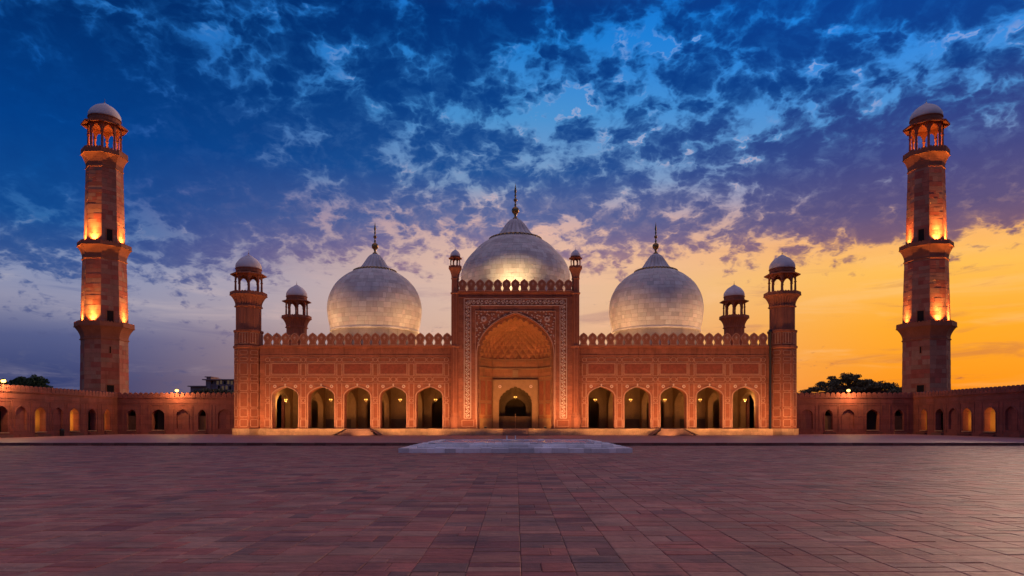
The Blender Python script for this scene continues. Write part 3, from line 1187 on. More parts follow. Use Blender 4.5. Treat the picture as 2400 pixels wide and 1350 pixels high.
rows = []
for j in range(NV + 1):
    th = pi / 2 * j / NV
    s_ = cos(th)
    z = I_SP + (fz(744) - I_SP) * (.87 * sin(th) ** .92 + .13 * (1 - s_) ** 1.9)
    row = []
    for i in range(NU + 1):
        p = plan_at(i / NU)
        k = s_ ** .9
        q_ = Vector((p.x * s_, p.y * k))
        bump_ = (0.032 if (i + j) % 2 else -.02) * s_ * (0 if i in (0, NU) else 1)
        q_ = q_ * (1 - bump_)
        row.append((q_.x, RY + max(0.0, q_.y), z - (.07 if (i + j) % 2 else 0) * (0 if i in (0, NU) or j in (0, NV) else 1)))
    rows.append(row)
v = [p for r in rows for p in r]
f = []
for j in range(NV):
    for i in range(NU):
        a = j * (NU + 1) + i
        if (i + j) % 2:
            f += [(a, a + 1, a + NU + 1), (a + 1, a + NU + 2, a + NU + 1)]
        else:
            f += [(a, a + 1, a + NU + 2), (a, a + NU + 2, a + NU + 1)]
b.add(v, f)
b.build('vault', 'iwan_stone', iwan, (0, YF, 0))
# dim hall behind the door
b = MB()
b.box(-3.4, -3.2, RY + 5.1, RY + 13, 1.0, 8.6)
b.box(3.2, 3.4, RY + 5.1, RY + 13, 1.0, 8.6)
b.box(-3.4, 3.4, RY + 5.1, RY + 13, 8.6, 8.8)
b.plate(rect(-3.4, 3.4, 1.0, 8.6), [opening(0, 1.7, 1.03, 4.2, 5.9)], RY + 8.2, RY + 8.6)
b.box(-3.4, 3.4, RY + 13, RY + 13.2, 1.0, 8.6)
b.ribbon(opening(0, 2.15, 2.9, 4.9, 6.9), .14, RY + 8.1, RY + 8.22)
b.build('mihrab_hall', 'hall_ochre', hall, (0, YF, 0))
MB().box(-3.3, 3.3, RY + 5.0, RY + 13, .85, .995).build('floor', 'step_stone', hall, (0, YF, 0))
# plinth under the gateway with the middle steps
b = MB()
for q in (-1, 1):
    xa, xb = sorted((q * 1.95, q * 9.75))
    b.box(xa, xb, YI - .65, YI + .0, 0, .90)
    b.box(xa, xb, YI - .75, YI - .001, .903, 1.0)
b.box(-8.6, 8.6, YI + .001, YI + .5, 0, .99)
b.build('plinth', 'plinth_stone', hall, (0, YF, 0))
st = MB().box(-1.9, 1.9, YI - 1.9, YI - .1, 0, .06).build('staircase', 'step_stone', hall, (0, YF, 0))
for j in range(4):
    MB().box(-1.9, 1.9, YI - 1.6 + j * .4, YI, .061 + j * .23, .06 + (j + 1) * .23).build('step', 'step_stone', st, (0, YF, 0))

# ---- slender turrets beside the gateway
def turret(s):
    c = (s * 9.05, YF + YI + .25)
    b = MB()
    b.octo([(.80, 0), (.80, .95), (.86, .96), (.86, 1.05), (.76, 1.1), (.74, 1.3), (.80, 1.8), (.78, 2.6), (.66, 2.95), (.70, 3.0), (.70, 3.15), (.60, 3.2), (.60, ZC - .1),
            (.74, ZC - .05), (.74, ZC + .15), (.60, ZC + .2), (.60, IH - .1), (.74, IH - .05), (.74, IH + .15), (.60, IH + .2), (.57, 23.4), (.66, 23.5), (.62, 23.6)])
    t = b.build('turret', 'sandstone_trim', hall, (*c, 0))
    for k in range(4, 8):
        a = k * pi / 4
        r_ = MB()
        r_.box(-.12, .12, -.035, .03, 3.4, ZC - .3)
        r_.box(-.12, .12, -.035, .03, ZC + .4, IH - .3)
        r_.build('flute', 'inlay_marble' if False else 'sandstone_panel', t, (c[0] + .60 * cos(pi / 8) * cos(a), c[1] + .60 * cos(pi / 8) * sin(a), 0), a + pi / 2)
    balcony(t, c, 23.6, 25.1, .60, 1.05, 25.42, 3)
    kiosk(t, c, 25.12, .72, 26.1, 26.62, 1.06, .74, 26.85, .95, 28.35)
    return t


turret(-1)
turret(1)

# ---- corner towers
def tower(name, x, y, panels):
    c = (x, y)
    R = 2.06
    b = MB()
    b.octo([(2.32, 0), (2.32, .9), (2.38, .903), (2.38, 1.0), (2.14, 1.06), (R, 1.1), (R, 13.1), (R * 1.07, 13.2), (R * 1.07, 13.5), (R * 1.0, 13.56), (R, 15.5),
            (R * 1.05, 15.62), (R * 1.05, 15.9), (R * .9, 16.0)])
    t = b.build(name, 'sandstone', hall, (x, y, 0))
    MB().octo([(2.325, 0.003), (2.325, .9), (2.385, .905), (2.385, 1.004), (2.13, 1.01)]).build('tower_plinth', 'plinth_stone', t, (x, y, 0))
    fb = MB()
    nf = 128

    def rf(u, r, z):
        a = u * 2 * pi
        k = (a - pi / 8) % (pi / 4) - pi / 8
        octr = r * cos(pi / 8) / cos(k)
        return octr * (1 - .045 * abs(sin(a * 24 / 2)) ** .6)
    fb.lathe([(R * .93, 15.95), (R * .93, 19.45)], nf, (0, 0), 0, False, 0, rf)
    fb.build('fluted_shaft', 'sandstone_trim', t, (x, y, 0))
    balcony(t, c, 19.6, 21.25, R * .95, 2.74, 21.72, 5, ribs=32)
    kiosk(t, c, 21.27, 1.86, 23.3, 24.45, 2.62, 1.86, 25.3, 1.95, 28.3)
    if panels:
        rowsP = [(821.5, 832), (837.5, 847), (851, 879.5), (883.5, 892.8), (897.5, 917), (919.5, 955), (957.5, 977.5), (982.5, 1000.5)]
        for k in (4, 5, 6, 7, 0):
            a = k * pi / 4
            rr = R * cos(pi / 8)
            X, Y = x + rr * cos(a), y + rr * sin(a)
            for za, zb in rowsP:
                w_ = 1.12
                panel(t, X, Y, (fz(za) + fz(zb)) / 2, w_, fz(za) - fz(zb) - .1, a + pi / 2, cut=.10)
            for e in (-.42, 0, .42):
                panel(t, X - e * sin(a), Y + e * cos(a), (fz(779) + fz(808)) / 2, .34, 1.65, a + pi / 2)
    return t


MB().lathe([(.24, .25), (.24, .5), (.17, .6), (.17, 15.4), (.26, 15.5), (.26, 15.9)], 12).build('dark_upright', 'lamp_metal', hall, (38.42, YF - .3, 0))  # dark round upright beside the corner tower, from its foot to the cornice
tL = tower('corner_tower', -40.75, YF + 1.1, True)
tR = tower('corner_tower', 40.75, YF + 1.1, True)
tr = tower('corner_tower', -40.75, YF + 24.0, False)
copy_tree(tr, hall, (40.75, YF + 24.0, 0))


# ---- marble domes
def dome(x, y, prof, drum, lotus, fin, nblk):
    """bulbous dome clad in marble blocks, lotus crest and brass finial"""
    b = MB()
    b.lathe(prof, 72)
    d = b.build('dome', 'dome_joint', hall, (x, y, 0))
    q = MB()
    q.lathe(drum, 72, smooth=False)
    q.build('drum', 'drum_plaster', d, (x, y, 0))
    r0, z0 = prof[0]
    MB().lathe([(r0 - .15, z0 - .32), (r0 + .14, z0 - .28), (r0 + .20, z0 - .10), (r0 + .12, z0 + .06), (r0 - .02, z0 + .10)], 72).build('drum_ring', 'dome_marble', d, (x, y, 0))
    # blocks: courses along the profile
    acc = [0.0]
    for i in range(len(prof) - 1):
        acc.append(acc[-1] + sqrt((prof[i + 1][0] - prof[i][0]) ** 2 + (prof[i + 1][1] - prof[i][1]) ** 2))

    def at(t):
        for i in range(len(prof) - 1):
            if t <= acc[i + 1] + 1e-9:
                k = (t - acc[i]) / (acc[i + 1] - acc[i])
                return (prof[i][0] + (prof[i + 1][0] - prof[i][0]) * k, prof[i][1] + (prof[i + 1][1] - prof[i][1]) * k)
        return prof[-1]
    blocks = []
    t = .12
    while t < acc[-1] - .35:
        h = random.choice((.62, .78, .92))
        t1 = min(t + h, acc[-1] - .05)
        r, _ = at((t + t1) / 2)
        a = random.uniform(0, .2)
        end = a + 2 * pi
        while a < end - .01:
            L = random.choice((.6, .8, 1.1, 1.45, 1.0, 1.25)) / r
            a1 = min(a + L, end)
            blocks.append((t, t1, a, a1))
            a = a1
        t = t1
    def score(k):
        am = (k[2] + k[3]) / 2
        r, z = at((k[0] + k[1]) / 2)
        face = -sin(am)          # towards the camera
        return face * (k[3] - k[2]) * r * (k[1] - k[0]) if face > 0 else -1
    def visible(k):
        return at(k[1])[1] > fz(790) + 1.2
    vis = [k for k in blocks if visible(k)]
    vis.sort(key=score, reverse=True)
    top = set(vis[:nblk])

    def geo(bb, k, ox=0, oy=0, oz=0):
        t0, t1, a0, a1 = k
        off = random.uniform(.012, .032)
        g1 = .018
        m = max(2, int((a1 - a0) / .04))
        V, Fc = [], []
        r_, _ = at((t0 + t1) / 2)
        for tt in (t0 + g1, (t0 + t1) / 2, t1 - g1):
            r, z = at(tt)
            ra, za = at(max(0, tt - .05))
            rb, zb_ = at(tt + .05)
            tx, tz = rb - ra, zb_ - za
            l_ = max(1e-6, sqrt(tx * tx + tz * tz))
            nr, nz = tz / l_, -tx / l_
            for w in (-.06, off):
                for i in range(m + 1):
                    a = a0 + g1 / r_ + (a1 - a0 - 2 * g1 / r_) * i / m
                    V.append(((r + nr * w) * cos(a) - ox, (r + nr * w) * sin(a) - oy, z + nz * w - oz))
        W = m + 1
        for j in range(2):
            b0, b1 = j * 2 * W, (j + 1) * 2 * W
            for i in range(m):
                Fc.append((b0 + W + i, b0 + W + i + 1, b1 + W + i + 1, b1 + W + i))
            Fc += [(b0, b0 + W, b1 + W, b1), (b0 + m, b1 + m, b1 + W + m, b0 + W + m)]
        for i in range(m):
            Fc += [(i, i + 1, W + i + 1, W + i), (4 * W + i, 5 * W + i, 5 * W + i + 1, 4 * W + i + 1)]
        bb.add(V, Fc, 0, False)
    oth = MB()
    for k in blocks:
        if k in top:
            bb = MB()
            am = (k[2] + k[3]) / 2
            r, z = at((k[0] + k[1]) / 2)
            o_ = (r * cos(am), r * sin(am), z)
            geo(bb, k, *o_)
            bb.build('marble_block', 'dome_block', d, (x + o_[0], y + o_[1], o_[2]))
        else:
            geo(oth, k)
    tag(oth.build('marble_blocks', 'dome_block', d, (x, y, 0)), kind='stuff')
    # lotus crest with ribs
    np_ = 20

    def rl(u, r, z):
        return r * (1 - .16 * (1 - abs(sin(u * np_ * pi)) ** .8))
    MB().lathe(lotus, np_ * 10, rf=rl).build('lotus_crest', 'dome_marble', d, (x, y, 0))
    pet = MB()
    r_, z_ = lotus[0]
    m = np_ * 2
    for i in range(m):
        a0, a1 = 2 * pi * i / m, 2 * pi * (i + 1) / m
        am = (a0 + a1) / 2
        ro, drop = r_ * 1.06, r_ * .07
        P = []
        for w in (0, .17):
            P += [((r_ - .05) * cos(a0), (r_ - .05) * sin(a0), z_ + .10 + w), ((r_ - .05) * cos(a1), (r_ - .05) * sin(a1), z_ + .10 + w),
                  (ro * cos(a1 - .02), ro * sin(a1 - .02), z_ - .02 + w), ((ro + .10) * cos(am), (ro + .10) * sin(am), z_ - drop + w), (ro * cos(a0 + .02), ro * sin(a0 + .02), z_ - .02 + w)]
        pet.add(P, [(4, 3, 2, 1, 0), (5, 6, 7, 8, 9), (1, 2, 7, 6), (2, 3, 8, 7), (3, 4, 9, 8), (4, 0, 5, 9)])
    pet.build('petal_ring', 'gold_edge', d, (x, y, 0))
    z1 = lotus[-1][1]
    MB().lathe(finial_prof(z1, fin - z1), 16).build('finial', 'brass', d, (x, y, 0))
    return d


def smooth_prof(P, n=6):
    out = []
    m = len(P)
    for i in range(m - 1):
        p0, p1, p2, p3 = P[max(0, i - 1)], P[i], P[i + 1], P[min(m - 1, i + 2)]
        for k in range(n):
            t = k / n
            q = []
            for c in (0, 1):
                q.append(.5 * (2 * p1[c] + (p2[c] - p0[c]) * t + (2 * p0[c] - 5 * p1[c] + 4 * p2[c] - p3[c]) * t * t + (3 * p1[c] - p0[c] - 3 * p2[c] + p3[c]) * t ** 3))
            out.append(tuple(q))
    out.append(P[-1])
    return out


side_prof = smooth_prof([(7.20, 17.25), (7.50, 18.5), (7.76, 20.3), (7.72, 21.7), (7.34, 23.25), (6.40, 24.95), (4.90, 26.35), (3.35, 27.25)])
side_drum = [(7.08, 13.0), (7.08, 16.95), (7.18, 17.0)]
side_lotus = smooth_prof([(3.42, 27.22), (2.85, 27.55), (2.35, 28.0), (1.98, 28.5), (1.66, 29.0), (1.30, 29.55), (.92, 29.98), (.50, 30.25)], 4)
random.seed(21)
dome(-23.65, 115.0, side_prof, side_drum, side_lotus, 35.75, 100)
dome(23.65, 115.0, side_prof, side_drum, side_lotus, 35.75, 100)
mid_prof = smooth_prof([(8.75, 22.9), (9.1, 24.4), (9.37, 26.4), (9.25, 27.9), (8.45, 29.6), (6.95, 31.35), (5.85, 32.4), (4.3, 33.4)])
mid_drum = [(8.6, 13.0), (8.6, 22.5), (8.72, 22.6)]
mid_lotus = smooth_prof([(4.35, 33.38), (3.65, 33.75), (3.0, 34.3), (2.45, 35.0), (2.0, 35.65), (1.5, 36.3), (1.0, 36.8), (.58, 37.0)], 4)
dome(0, 118.0, mid_prof, mid_drum, mid_lotus, 43.3, 100)

# ------------------------------------------------------------------ minarets
def mz(py):
    return EYE + (HY - py) / 13.56


def minaret(s, label):
    x, y = s * 71.0, 118.0
    c = (x, y)
    t = empty('minaret', (x, y, 0), label, 'minaret', 'minarets at the corners of the courtyard')
    random.seed(31 + s)
    secs = [(0.0, 3.72, 16.1, 3.58, 4.9), (18.2, 3.62, 29.75, 3.32, 18.2), (31.9, 3.12, 45.4, 2.80, 31.9)]
    vis_faces = (5, 6, 7, 0) if s < 0 else (4, 5, 6, 7)
    for z0, R0, z1, R1, zb in secs:
        b = MB()
        b.octo([(R0 - .04, z0), (R1 - .04, z1)], (0, 0))
        sh_ = b.build('shaft', 'sandstone_joint', t, (x, y, 0))
        rest_ = MB()

        def blk(bb, k, za, zb_, ua, ub, w, ox=0, oy=0):
            a = k * pi / 4
            V = []
            for ww in (-.05, w):
                for zz_, uu in ((za, ua), (za, ub), (zb_, ub), (zb_, ua)):
                    R = R0 + (R1 - R0) * (zz_ - z0) / (z1 - z0)
                    rc = R * cos(pi / 8) + ww
                    hs = (R + ww) * sin(pi / 8)
                    uu_ = uu * hs
                    V.append((rc * cos(a) - uu_ * sin(a) - ox, rc * sin(a) + uu_ * cos(a) - oy, zz_))
            bb.add(V, [(4, 5, 6, 7), (0, 1, 5, 4), (1, 2, 6, 5), (2, 3, 7, 6), (3, 0, 4, 7)])
        z = z0
        row = 0
        while z < z1 - .1:
            h = random.choice((.62, .75, .9))
            zt = min(z + h, z1)
            if z1 - zt < .35:
                zt = z1
            for k in range(8):
                cuts = [-1.0]
                u = -1.0
                nb = random.choice((1, 2, 2, 2, 3, 3))
                for q in range(1, nb):
                    cuts.append(-1 + 2 * (q + random.uniform(-.28, .28)) / nb)
                cuts.append(1.0)
                for ua, ub in zip(cuts[:-1], cuts[1:]):
                    w = random.uniform(.0, .035)
                    e0 = .005 if ua > -1 else 0
                    args = (k, z + .010, zt - .010, ua + e0, ub - e0, w)
                    if k in vis_faces and zt > zb + .8:
                        bb = MB()
                        blk(bb, *args)
                        bb.build('stone_block', 'sandstone_block', sh_, (x, y, 0))
                    else:
                        blk(rest_, *args)
            z = zt
        tag(rest_.build('stone_blocks', 'sandstone_block', sh_, (x, y, 0)), kind='stuff')
    balcony(t, c, 16.15, 18.2, 3.6, 4.66, 19.0, 7)
    balcony(t, c, 29.8, 31.9, 3.34, 4.2, 32.6, 7)
    balcony(t, c, 45.45, 47.6, 2.8, 3.62, 48.55, 6)
    kiosk(t, c, 47.62, 2.42, 51.2, 53.0, 3.56, 2.46, 54.25, 2.45, 57.9)
    # doorways and a slit window on the diagonal face
    k = 7 if s < 0 else 5
    a = k * pi / 4
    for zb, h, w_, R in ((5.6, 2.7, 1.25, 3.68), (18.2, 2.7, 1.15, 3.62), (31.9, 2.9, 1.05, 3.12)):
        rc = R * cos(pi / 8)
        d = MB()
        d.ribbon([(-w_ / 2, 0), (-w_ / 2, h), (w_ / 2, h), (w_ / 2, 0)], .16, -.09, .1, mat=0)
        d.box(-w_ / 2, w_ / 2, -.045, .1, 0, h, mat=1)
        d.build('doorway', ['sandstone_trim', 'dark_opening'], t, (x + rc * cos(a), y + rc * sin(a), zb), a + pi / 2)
    rc = 3.6 * cos(pi / 8)
    d = MB()
    d.ribbon(rect(-.16, .16, 0, 1.2), .1, -.09, .1, closed=True, mat=0)
    d.box(-.16, .16, -.045, .1, 0, 1.2, mat=1)
    d.build('slit_window', ['sandstone_trim', 'dark_opening'], t, (x + rc * cos(a), y + rc * sin(a), 13.6), a + pi / 2)
    # floodlights standing on the two balconies
    fm = MB()
    fm.box(-.16, .16, -.10, .10, .06, .30, 0)
    fm.box(-.04, .04, -.04, .04, 0, .06, 0)
    fm.box(-.13, .13, -.08, .08, .301, .32, 1)
    fm = fm.mesh('floodlight', ['lamp_metal', 'lamp_glow'])
    faces = (5, 6, 0, 4) if s < 0 else (6, 7, 4, 0)
    strength = {5: 1.0, 6: 1.35, 0: 1.0, 4: .8, 7: 1.35}
    for zb, R, pw in ((18.2, 3.62, 2300), (31.9, 3.12, 2700)):
        for kk in faces:
            a = kk * pi / 4
            rc = R * cos(pi / 8) + .60
            X, Y = x + rc * cos(a), y + rc * sin(a)
            place('floodlight', fm, t, (X, Y, zb + .01), a + pi / 2)
            rin = R * cos(pi / 8) - .5
            lamp('SPOT', (X, Y, zb + .5), pw * 1.8 * strength[kk], (1, .43, .09), t, .12, (x + (rin + .3) * cos(a), y + (rin + .3) * sin(a), zb + 9.5), 46, 1.0)
            lamp('SPOT', (X, Y, zb + .45), pw * strength[kk], (1, .43, .09), t, .12, (x + rin * cos(a), y + rin * sin(a), zb + 7.0), 100, 1.0)
    lamp('POINT', (x, y, 48.2), 700, (1, .45, .10), t, .25)
    place('floodlight', fm, t, (x, y, 47.63))
    return t


minaret(-1, 'tall tapering sandstone minaret rising against dark blue sky, lit balconies')
minaret(1, 'tall tapering sandstone minaret rising against orange sunset sky, lit balconies')


# ------------------------------------------------------------------ courtyard arcades
def small_merlon():
    w, h = .82, .72
    L = [(-.47 * w, 0), (-.47 * w, .40 * h), (-.42 * w, .66 * h), (-.28 * w, .88 * h), (-.12 * w, .97 * h), (0, h * 1.02), (.12 * w, .97 * h), (.28 * w, .88 * h), (.42 * w, .66 * h), (.47 * w, .40 * h), (.47 * w, 0)]
    b = MB()
    b.plate(L, [], -.14, .14)
    return b.mesh('merlon', 'sandstone_arcade')


SM = small_merlon()


def arcade(label, A, B, arches, lit, base=0.0):
    """wall from A to B (its court face on the right-hand normal), arches as (distance, half width, kind)"""
    A, B = Vector(A), Vector(B)
    L = (B - A).length
    d = (B - A).normalized()
    ang = atan2(d.y, d.x)
    t = empty('arcade_wall', (A.x, A.y, 0), label, 'wall', 'arcade walls around the courtyard')
    H = 5.95

    def P(u, w=0, z=0):
        return (A.x + d.x * u - d.y * w, A.y + d.y * u + d.x * w, z)
    holes = []
    for u, hw, kind in arches:
        holes.append(opening(u, hw, .70 if kind != 'blind' else .92, 3.15, 4.05, n=16))
    b = MB()
    b.plate(rect(0, L, base, H), holes, 0, .8)
    wall = b.build('wall', 'sandstone_arcade', t, P(0), ang)
    r = MB()
    r.box(0, L, .8, 4.6, H - .3, H - .05)
    r.box(0, L, 4.3, 4.7, base, H + .6)
    r.box(0, L, .8, 4.3, .40, .69)
    prev = [0.0] + [(arches[i][0] + arches[i + 1][0]) / 2 for i in range(len(arches) - 1)] + [L]
    for u in prev:
        r.box(max(0, u - .2), min(L, u + .2), .8, 4.3, .69, H - .3)
    r.build('gallery', 'plaster', t, P(0), ang)
    k = MB()
    k.box(0, L, -.10, .05, H - .12, H + .0)
    k.box(0, L, -.20, .30, H + .003, H + .16)
    cur = 0.0
    for u, hw, kind in sorted(arches):
        k.box(cur, u - hw - .2, -.05, .0, 2.86, 2.98)
        cur = u + hw + .2
    k.box(cur, L, -.05, .0, 2.86, 2.98)
    k.box(0, L, -.06, .0, 5.05, 5.13)
    k.box(0, L, -.22, .0, base, .42)
    k.build('moulding', 'sandstone_arcade', t, P(0), ang)
    for i, (u, hw, kind) in enumerate(arches):
        q = MB()
        q.ribbon(opening(0, hw + .10, .72 if kind != 'blind' else .9, 3.15, 4.15, n=16), .16 if kind != 'blind' else .13, -.07, .05)
        q.build('arch_moulding', 'sandstone_arcade', t, P(u), ang)
        fw = max(hw, .95) + .55
        q = MB()
        q.ribbon([(-fw, .45), (-fw, 4.75), (fw, 4.75), (fw, .45)], .13, -.055, .05)
        q.build('bay_frame', 'sandstone_arcade', t, P(u), ang)
        if kind == 'blind':
            q = MB()
            q.plate(rect(-hw - .1, hw + .1, .8, 4.2), [], .24, .4)
            q.build('blind_arch', 'sandstone_arcade', t, P(u), ang)
        else:
            q = MB().box(-hw - .3, hw + .3, -.62, -.22, base, .34)
            q.build('step', 'kerb_stone', t, P(u), ang)
            MB().box(-hw, hw, -.26, .5, .56, .69).build('sill', 'plinth_stone', t, P(u), ang)
            MB().box(-hw - .4, hw + .4, 4.2, 4.29, .69, 1.25).build('dado', 'plaster_dado', t, P(u), ang)
            if kind == 'door':
                q = MB()
                q.box(-hw - .05, hw + .05, .35, .45, .7, 3.0)
                q.build('door', 'wood', t, P(u), ang)
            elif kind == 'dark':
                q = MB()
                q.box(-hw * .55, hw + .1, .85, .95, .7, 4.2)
                q.build('door', 'dark_opening', t, P(u), ang)  # no real door: near-black sheet standing in for shade inside the open arch
            elif kind == 'lit':
                px_, py_, _ = P(u + .1, 2.2)
                lamp('POINT', (px_, py_, 2.2), lit * (1.0, 1.5, .8)[i % 3], (1, .5, .12), t, .12)
                q = MB()
                q.lathe([(.02, 1.1), (.02, .12), (.10, .10), (.11, -.06), (.03, -.12)], 10)
                o = q.build('gallery_lamp', 'bulb', t, (px_, py_, 3.45))
    n = int(L / .84)
    for i in range(n):
        place('merlon', SM, t, P((i + .5) * L / n, .05, H + .16), ang)
    return t


SC = XW / 933.0


def back_u(off_px):
    return off_px / F * YW


offs = [(683, .95, 'blind'), (734, .62, 'door'), (780, .95, 'blind'), (837, 1.0, 'dark'), (899, .70, 'door')]
arcade('sandstone arcade wall behind the glowing wall lamp, between dark blue minaret corner and prayer hall', (-XW, YW), (-38.0, YW),
       [(XW - back_u(o), hw, k) for o, hw, k in reversed(offs)], 30)
arcade('sandstone arcade wall below the big dark tree, between prayer hall and sunset minaret', (38.0, YW), (XW, YW),
       [(back_u(o) - 38.0, hw, k) for o, hw, k in offs], 30)
deps = [(.975, .78, 'lit'), (.939, .95, 'dark'), (.902, 1.0, 'lit'), (.870, 1.0, 'blind'), (.8375, 1.05, 'lit'), (.805, 1.0, 'blind'), (.774, 1.05, 'dark'),
        (.74, 1.05, 'blind'), (.707, 1.05, 'lit'), (.672, 1.05, 'blind')]
arcade('sandstone arcade wall with lit arches running forward from the blue sky minaret', (-XW, YW - 44.0), (-XW, YW),
       [(44.0 - YW * (1 - f_), hw, k) for f_, hw, k in reversed(deps)], 150, base=0)
deps2 = [(.974, .85, 'lit'), (.938, .95, 'dark'), (.909, 1.0, 'blind'), (.881, .95, 'lit'), (.8385, 1.1, 'lit'), (.803, 1.0, 'blind'), (.770, 1.05, 'dark'),
         (.74, 1.05, 'blind'), (.707, 1.05, 'lit'), (.672, 1.05, 'blind')]
arcade('sandstone arcade wall with lit arches running forward from the sunset sky minaret', (XW, YW), (XW, YW - 44.0),
       [(YW * (1 - f_), hw, k) for f_, hw, k in deps2], 140, base=0)


# ------------------------------------------------------------------ pool
pool = empty('ablution_pool', (0, 57.6, GZ), 'wide stepped marble pool with blue water in front of the prayer hall', 'pool')
random.seed(8)


def tier(hx, y0, y1, z0, z1, wd, name='marble_slab'):
    def run(a0, a1, f):
        t = a0
        while t < a1 - .05:
            L = random.choice((.55, .8, 1.1, 1.3))
            e = min(t + L, a1)
            if a1 - e < .5:
                e = a1
            f(t + .008, e - .008, random.uniform(-.03, .015))
            t = e
    def front(y, yw):
        def g1(a, b, dz):
            m = MB()
            bx0, bx1, by0, by1 = 0, b - a, 0, yw
            m.box(bx0, bx1, by0, by1, z0, z1 + dz - .02)
            m.add([(bx0, by0, z1 + dz - .02), (bx1, by0, z1 + dz - .02), (bx1, by1, z1 + dz - .02), (bx0, by1, z1 + dz - .02),
                   (bx0 + .02, by0 + .02, z1 + dz), (bx1 - .02, by0 + .02, z1 + dz), (bx1 - .02, by1 - .02, z1 + dz), (bx0 + .02, by1 - .02, z1 + dz)],
                  [(0, 1, 5, 4), (1, 2, 6, 5), (2, 3, 7, 6), (3, 0, 4, 7), (4, 5, 6, 7)])
            m.build(name, 'pool_marble', pool, (a, y, 0))
        return g1
    run(-hx, hx, front(y0, wd))
    run(-hx, hx, front(y1 - wd, wd))

    def side(x):
        def g1(a, b, dz):
            m = MB().box(0, wd, 0, b - a, z0, z1 + dz)
            m.build(name, 'pool_marble', pool, (x, a, 0))
        return g1
    run(y0 + wd + .006, y1 - wd - .006, side(-hx))
    run(y0 + wd + .006, y1 - wd - .006, side(hx - wd))


tier(8.7, 50.7, 64.7, GZ - .03, .09, 1.35)
tier(7.45, 51.95, 63.45, .09, .32, .75)
tier(6.75, 52.9, 62.6, .18, .44, .32)
MB().box(-7.5, 7.5, 52.0, 63.3, GZ - .02, .20).build('basin', 'pool_marble', pool, (0, 0, 0))
MB().box(-6.5, 6.5, 53.1, 62.4, .201, .36).build('water', 'water', pool, (0, 0, 0))
for i, X in enumerate((-.78, .0)):
    b = MB()
    b.lathe([(.075, 0), (.075, .05), (.045, .08), (.04, .26), (.06, .28), (.05, .33), (.0, .34)], 10)
    tag(b.build('fountain_spout', 'white_paint', None, (X, 62.45, .435)),
        ('thin white spout post on the rear pool rim, the one beside the centre line' if i else 'thin white spout post on the rear pool rim, standing farther off centre'), 'spout', 'fountain spouts on the pool')

# ------------------------------------------------------------------ wall lamps
def wall_lamp(x, y, z, aim, label, power):
    t = empty('wall_lamp', (x, y, z), label, 'lamp', 'lamps on the arcade parapet')
    b = MB()
    ax, ay = aim
    b.tube([(0, 0, -.75), (0, 0, -.15), (ax * .35, ay * .35, 0)], [.04, .04, .04], 6)
    b.build('bracket', 'lamp_metal', t, (x, y, z))
    b = MB()
    b.lathe([(.04, .22), (.24, .12), (.30, .06), (.28, .04)], 14)
    b.build('lamp_hood', 'lamp_metal', t, (x + ax * .35, y + ay * .35, z))
    b = MB()
    b.lathe([(.0, .05), (.20, .02), (.29, -.10), (.22, -.26), (.0, -.34)], 14)
    b.build('bulb', 'lamp_white', t, (x + ax * .35, y + ay * .35, z))
    lamp('POINT', (x + ax * 1.6, y + ay * 1.6, z - .1), power, (1, .55, .2), t, .18)


wall_lamp(-55.3, YW - .15, 7.25, (0, -1), 'glowing orange lamp on the arcade parapet near the distant fort', 1000)
wall_lamp(54.4, YW - .15, 7.25, (0, -1), 'glowing orange lamp on the arcade parapet before the big tree', 1000)
wall_lamp(-XW + .15, 86.4, 7.3, (1, 0), 'glowing orange lamp on the side wall parapet cut by the picture edge', 1100)



# lamp posts added out of view to warm and brighten the near pavement
def added_lamp_post(x, y, label, power):
    t = empty('added_lamp_post', (x, y, GZ), label, 'lamp post', 'added lamp posts out of view')
    b = MB()
    b.lathe([(.22, 0), (.22, .15), (.12, .25), (.07, .9), (.055, 5.4), (.09, 5.5), (.05, 5.6)], 12)
    b.build('pole', 'lamp_metal', t, (x, y, GZ))
    b = MB()
    b.lathe([(.10, 5.6), (.24, 5.75), (.22, 6.05), (.0, 6.2)], 12)
    b.build('lantern', 'lamp_glow', t, (x, y, GZ))
    lamp('POINT', (x, y, GZ + 6.5), power, (1, .55, .22), t, .25)


added_lamp_post(-23, 2.0, 'added lamp post out of view on the dark sky side, warming the near pavement', LAMPP)
added_lamp_post(24, 4.0, 'added lamp post out of view on the sunset side, warming the near pavement', LAMPP * 2.0)


# a dark bin standing by the side wall
bn = empty('waste_bin', (-XW + .75, 97.2, 0), 'small dark bin standing against the side arcade wall between two lit arches', 'bin')
MB().lathe([(.26, .0), (.30, .75), (.31, .78)], 14).build('bin_body', 'lamp_metal', bn, (-XW + .75, 97.2, 0))
MB().lathe([(.32, .78), (.32, .84), (.24, 1.0), (.05, 1.06)], 14).build('lid', 'lamp_metal', bn, (-XW + .75, 97.2, 0))

# ------------------------------------------------------------------ chandeliers in the arches
def chandelier(x, y, z, label, power):
    t = empty('chandelier', (x, y, z), label, 'chandelier', 'chandeliers hanging in the hall arches')
    b = MB()
    b.lathe([(.02, 2.2), (.02, .30), (.06, .26), (.10, .1), (.04, .0), (.09, -.10), (.02, -.2)], 10)
    for k in range(6):
        a = k * pi / 3
        b.tube([(0, 0, 0), (.12 * cos(a), .12 * sin(a), -.12), (.2 * cos(a), .2 * sin(a), .02)], [.02, .016, .02], 5)
    b.build('chandelier_frame', 'brass', t, (x, y, z))
    q = MB()
    for k in range(6):
        a = k * pi / 3
        q.lathe([(.0, .05), (.05, .07), (.06, .15), (.0, .24)], 8, (.2 * cos(a), .2 * sin(a)))
    q.build('bulbs', 'bulb', t, (x, y, z))
    lamp('POINT', (x, y, z - .35), power, WARM2, t, .2)


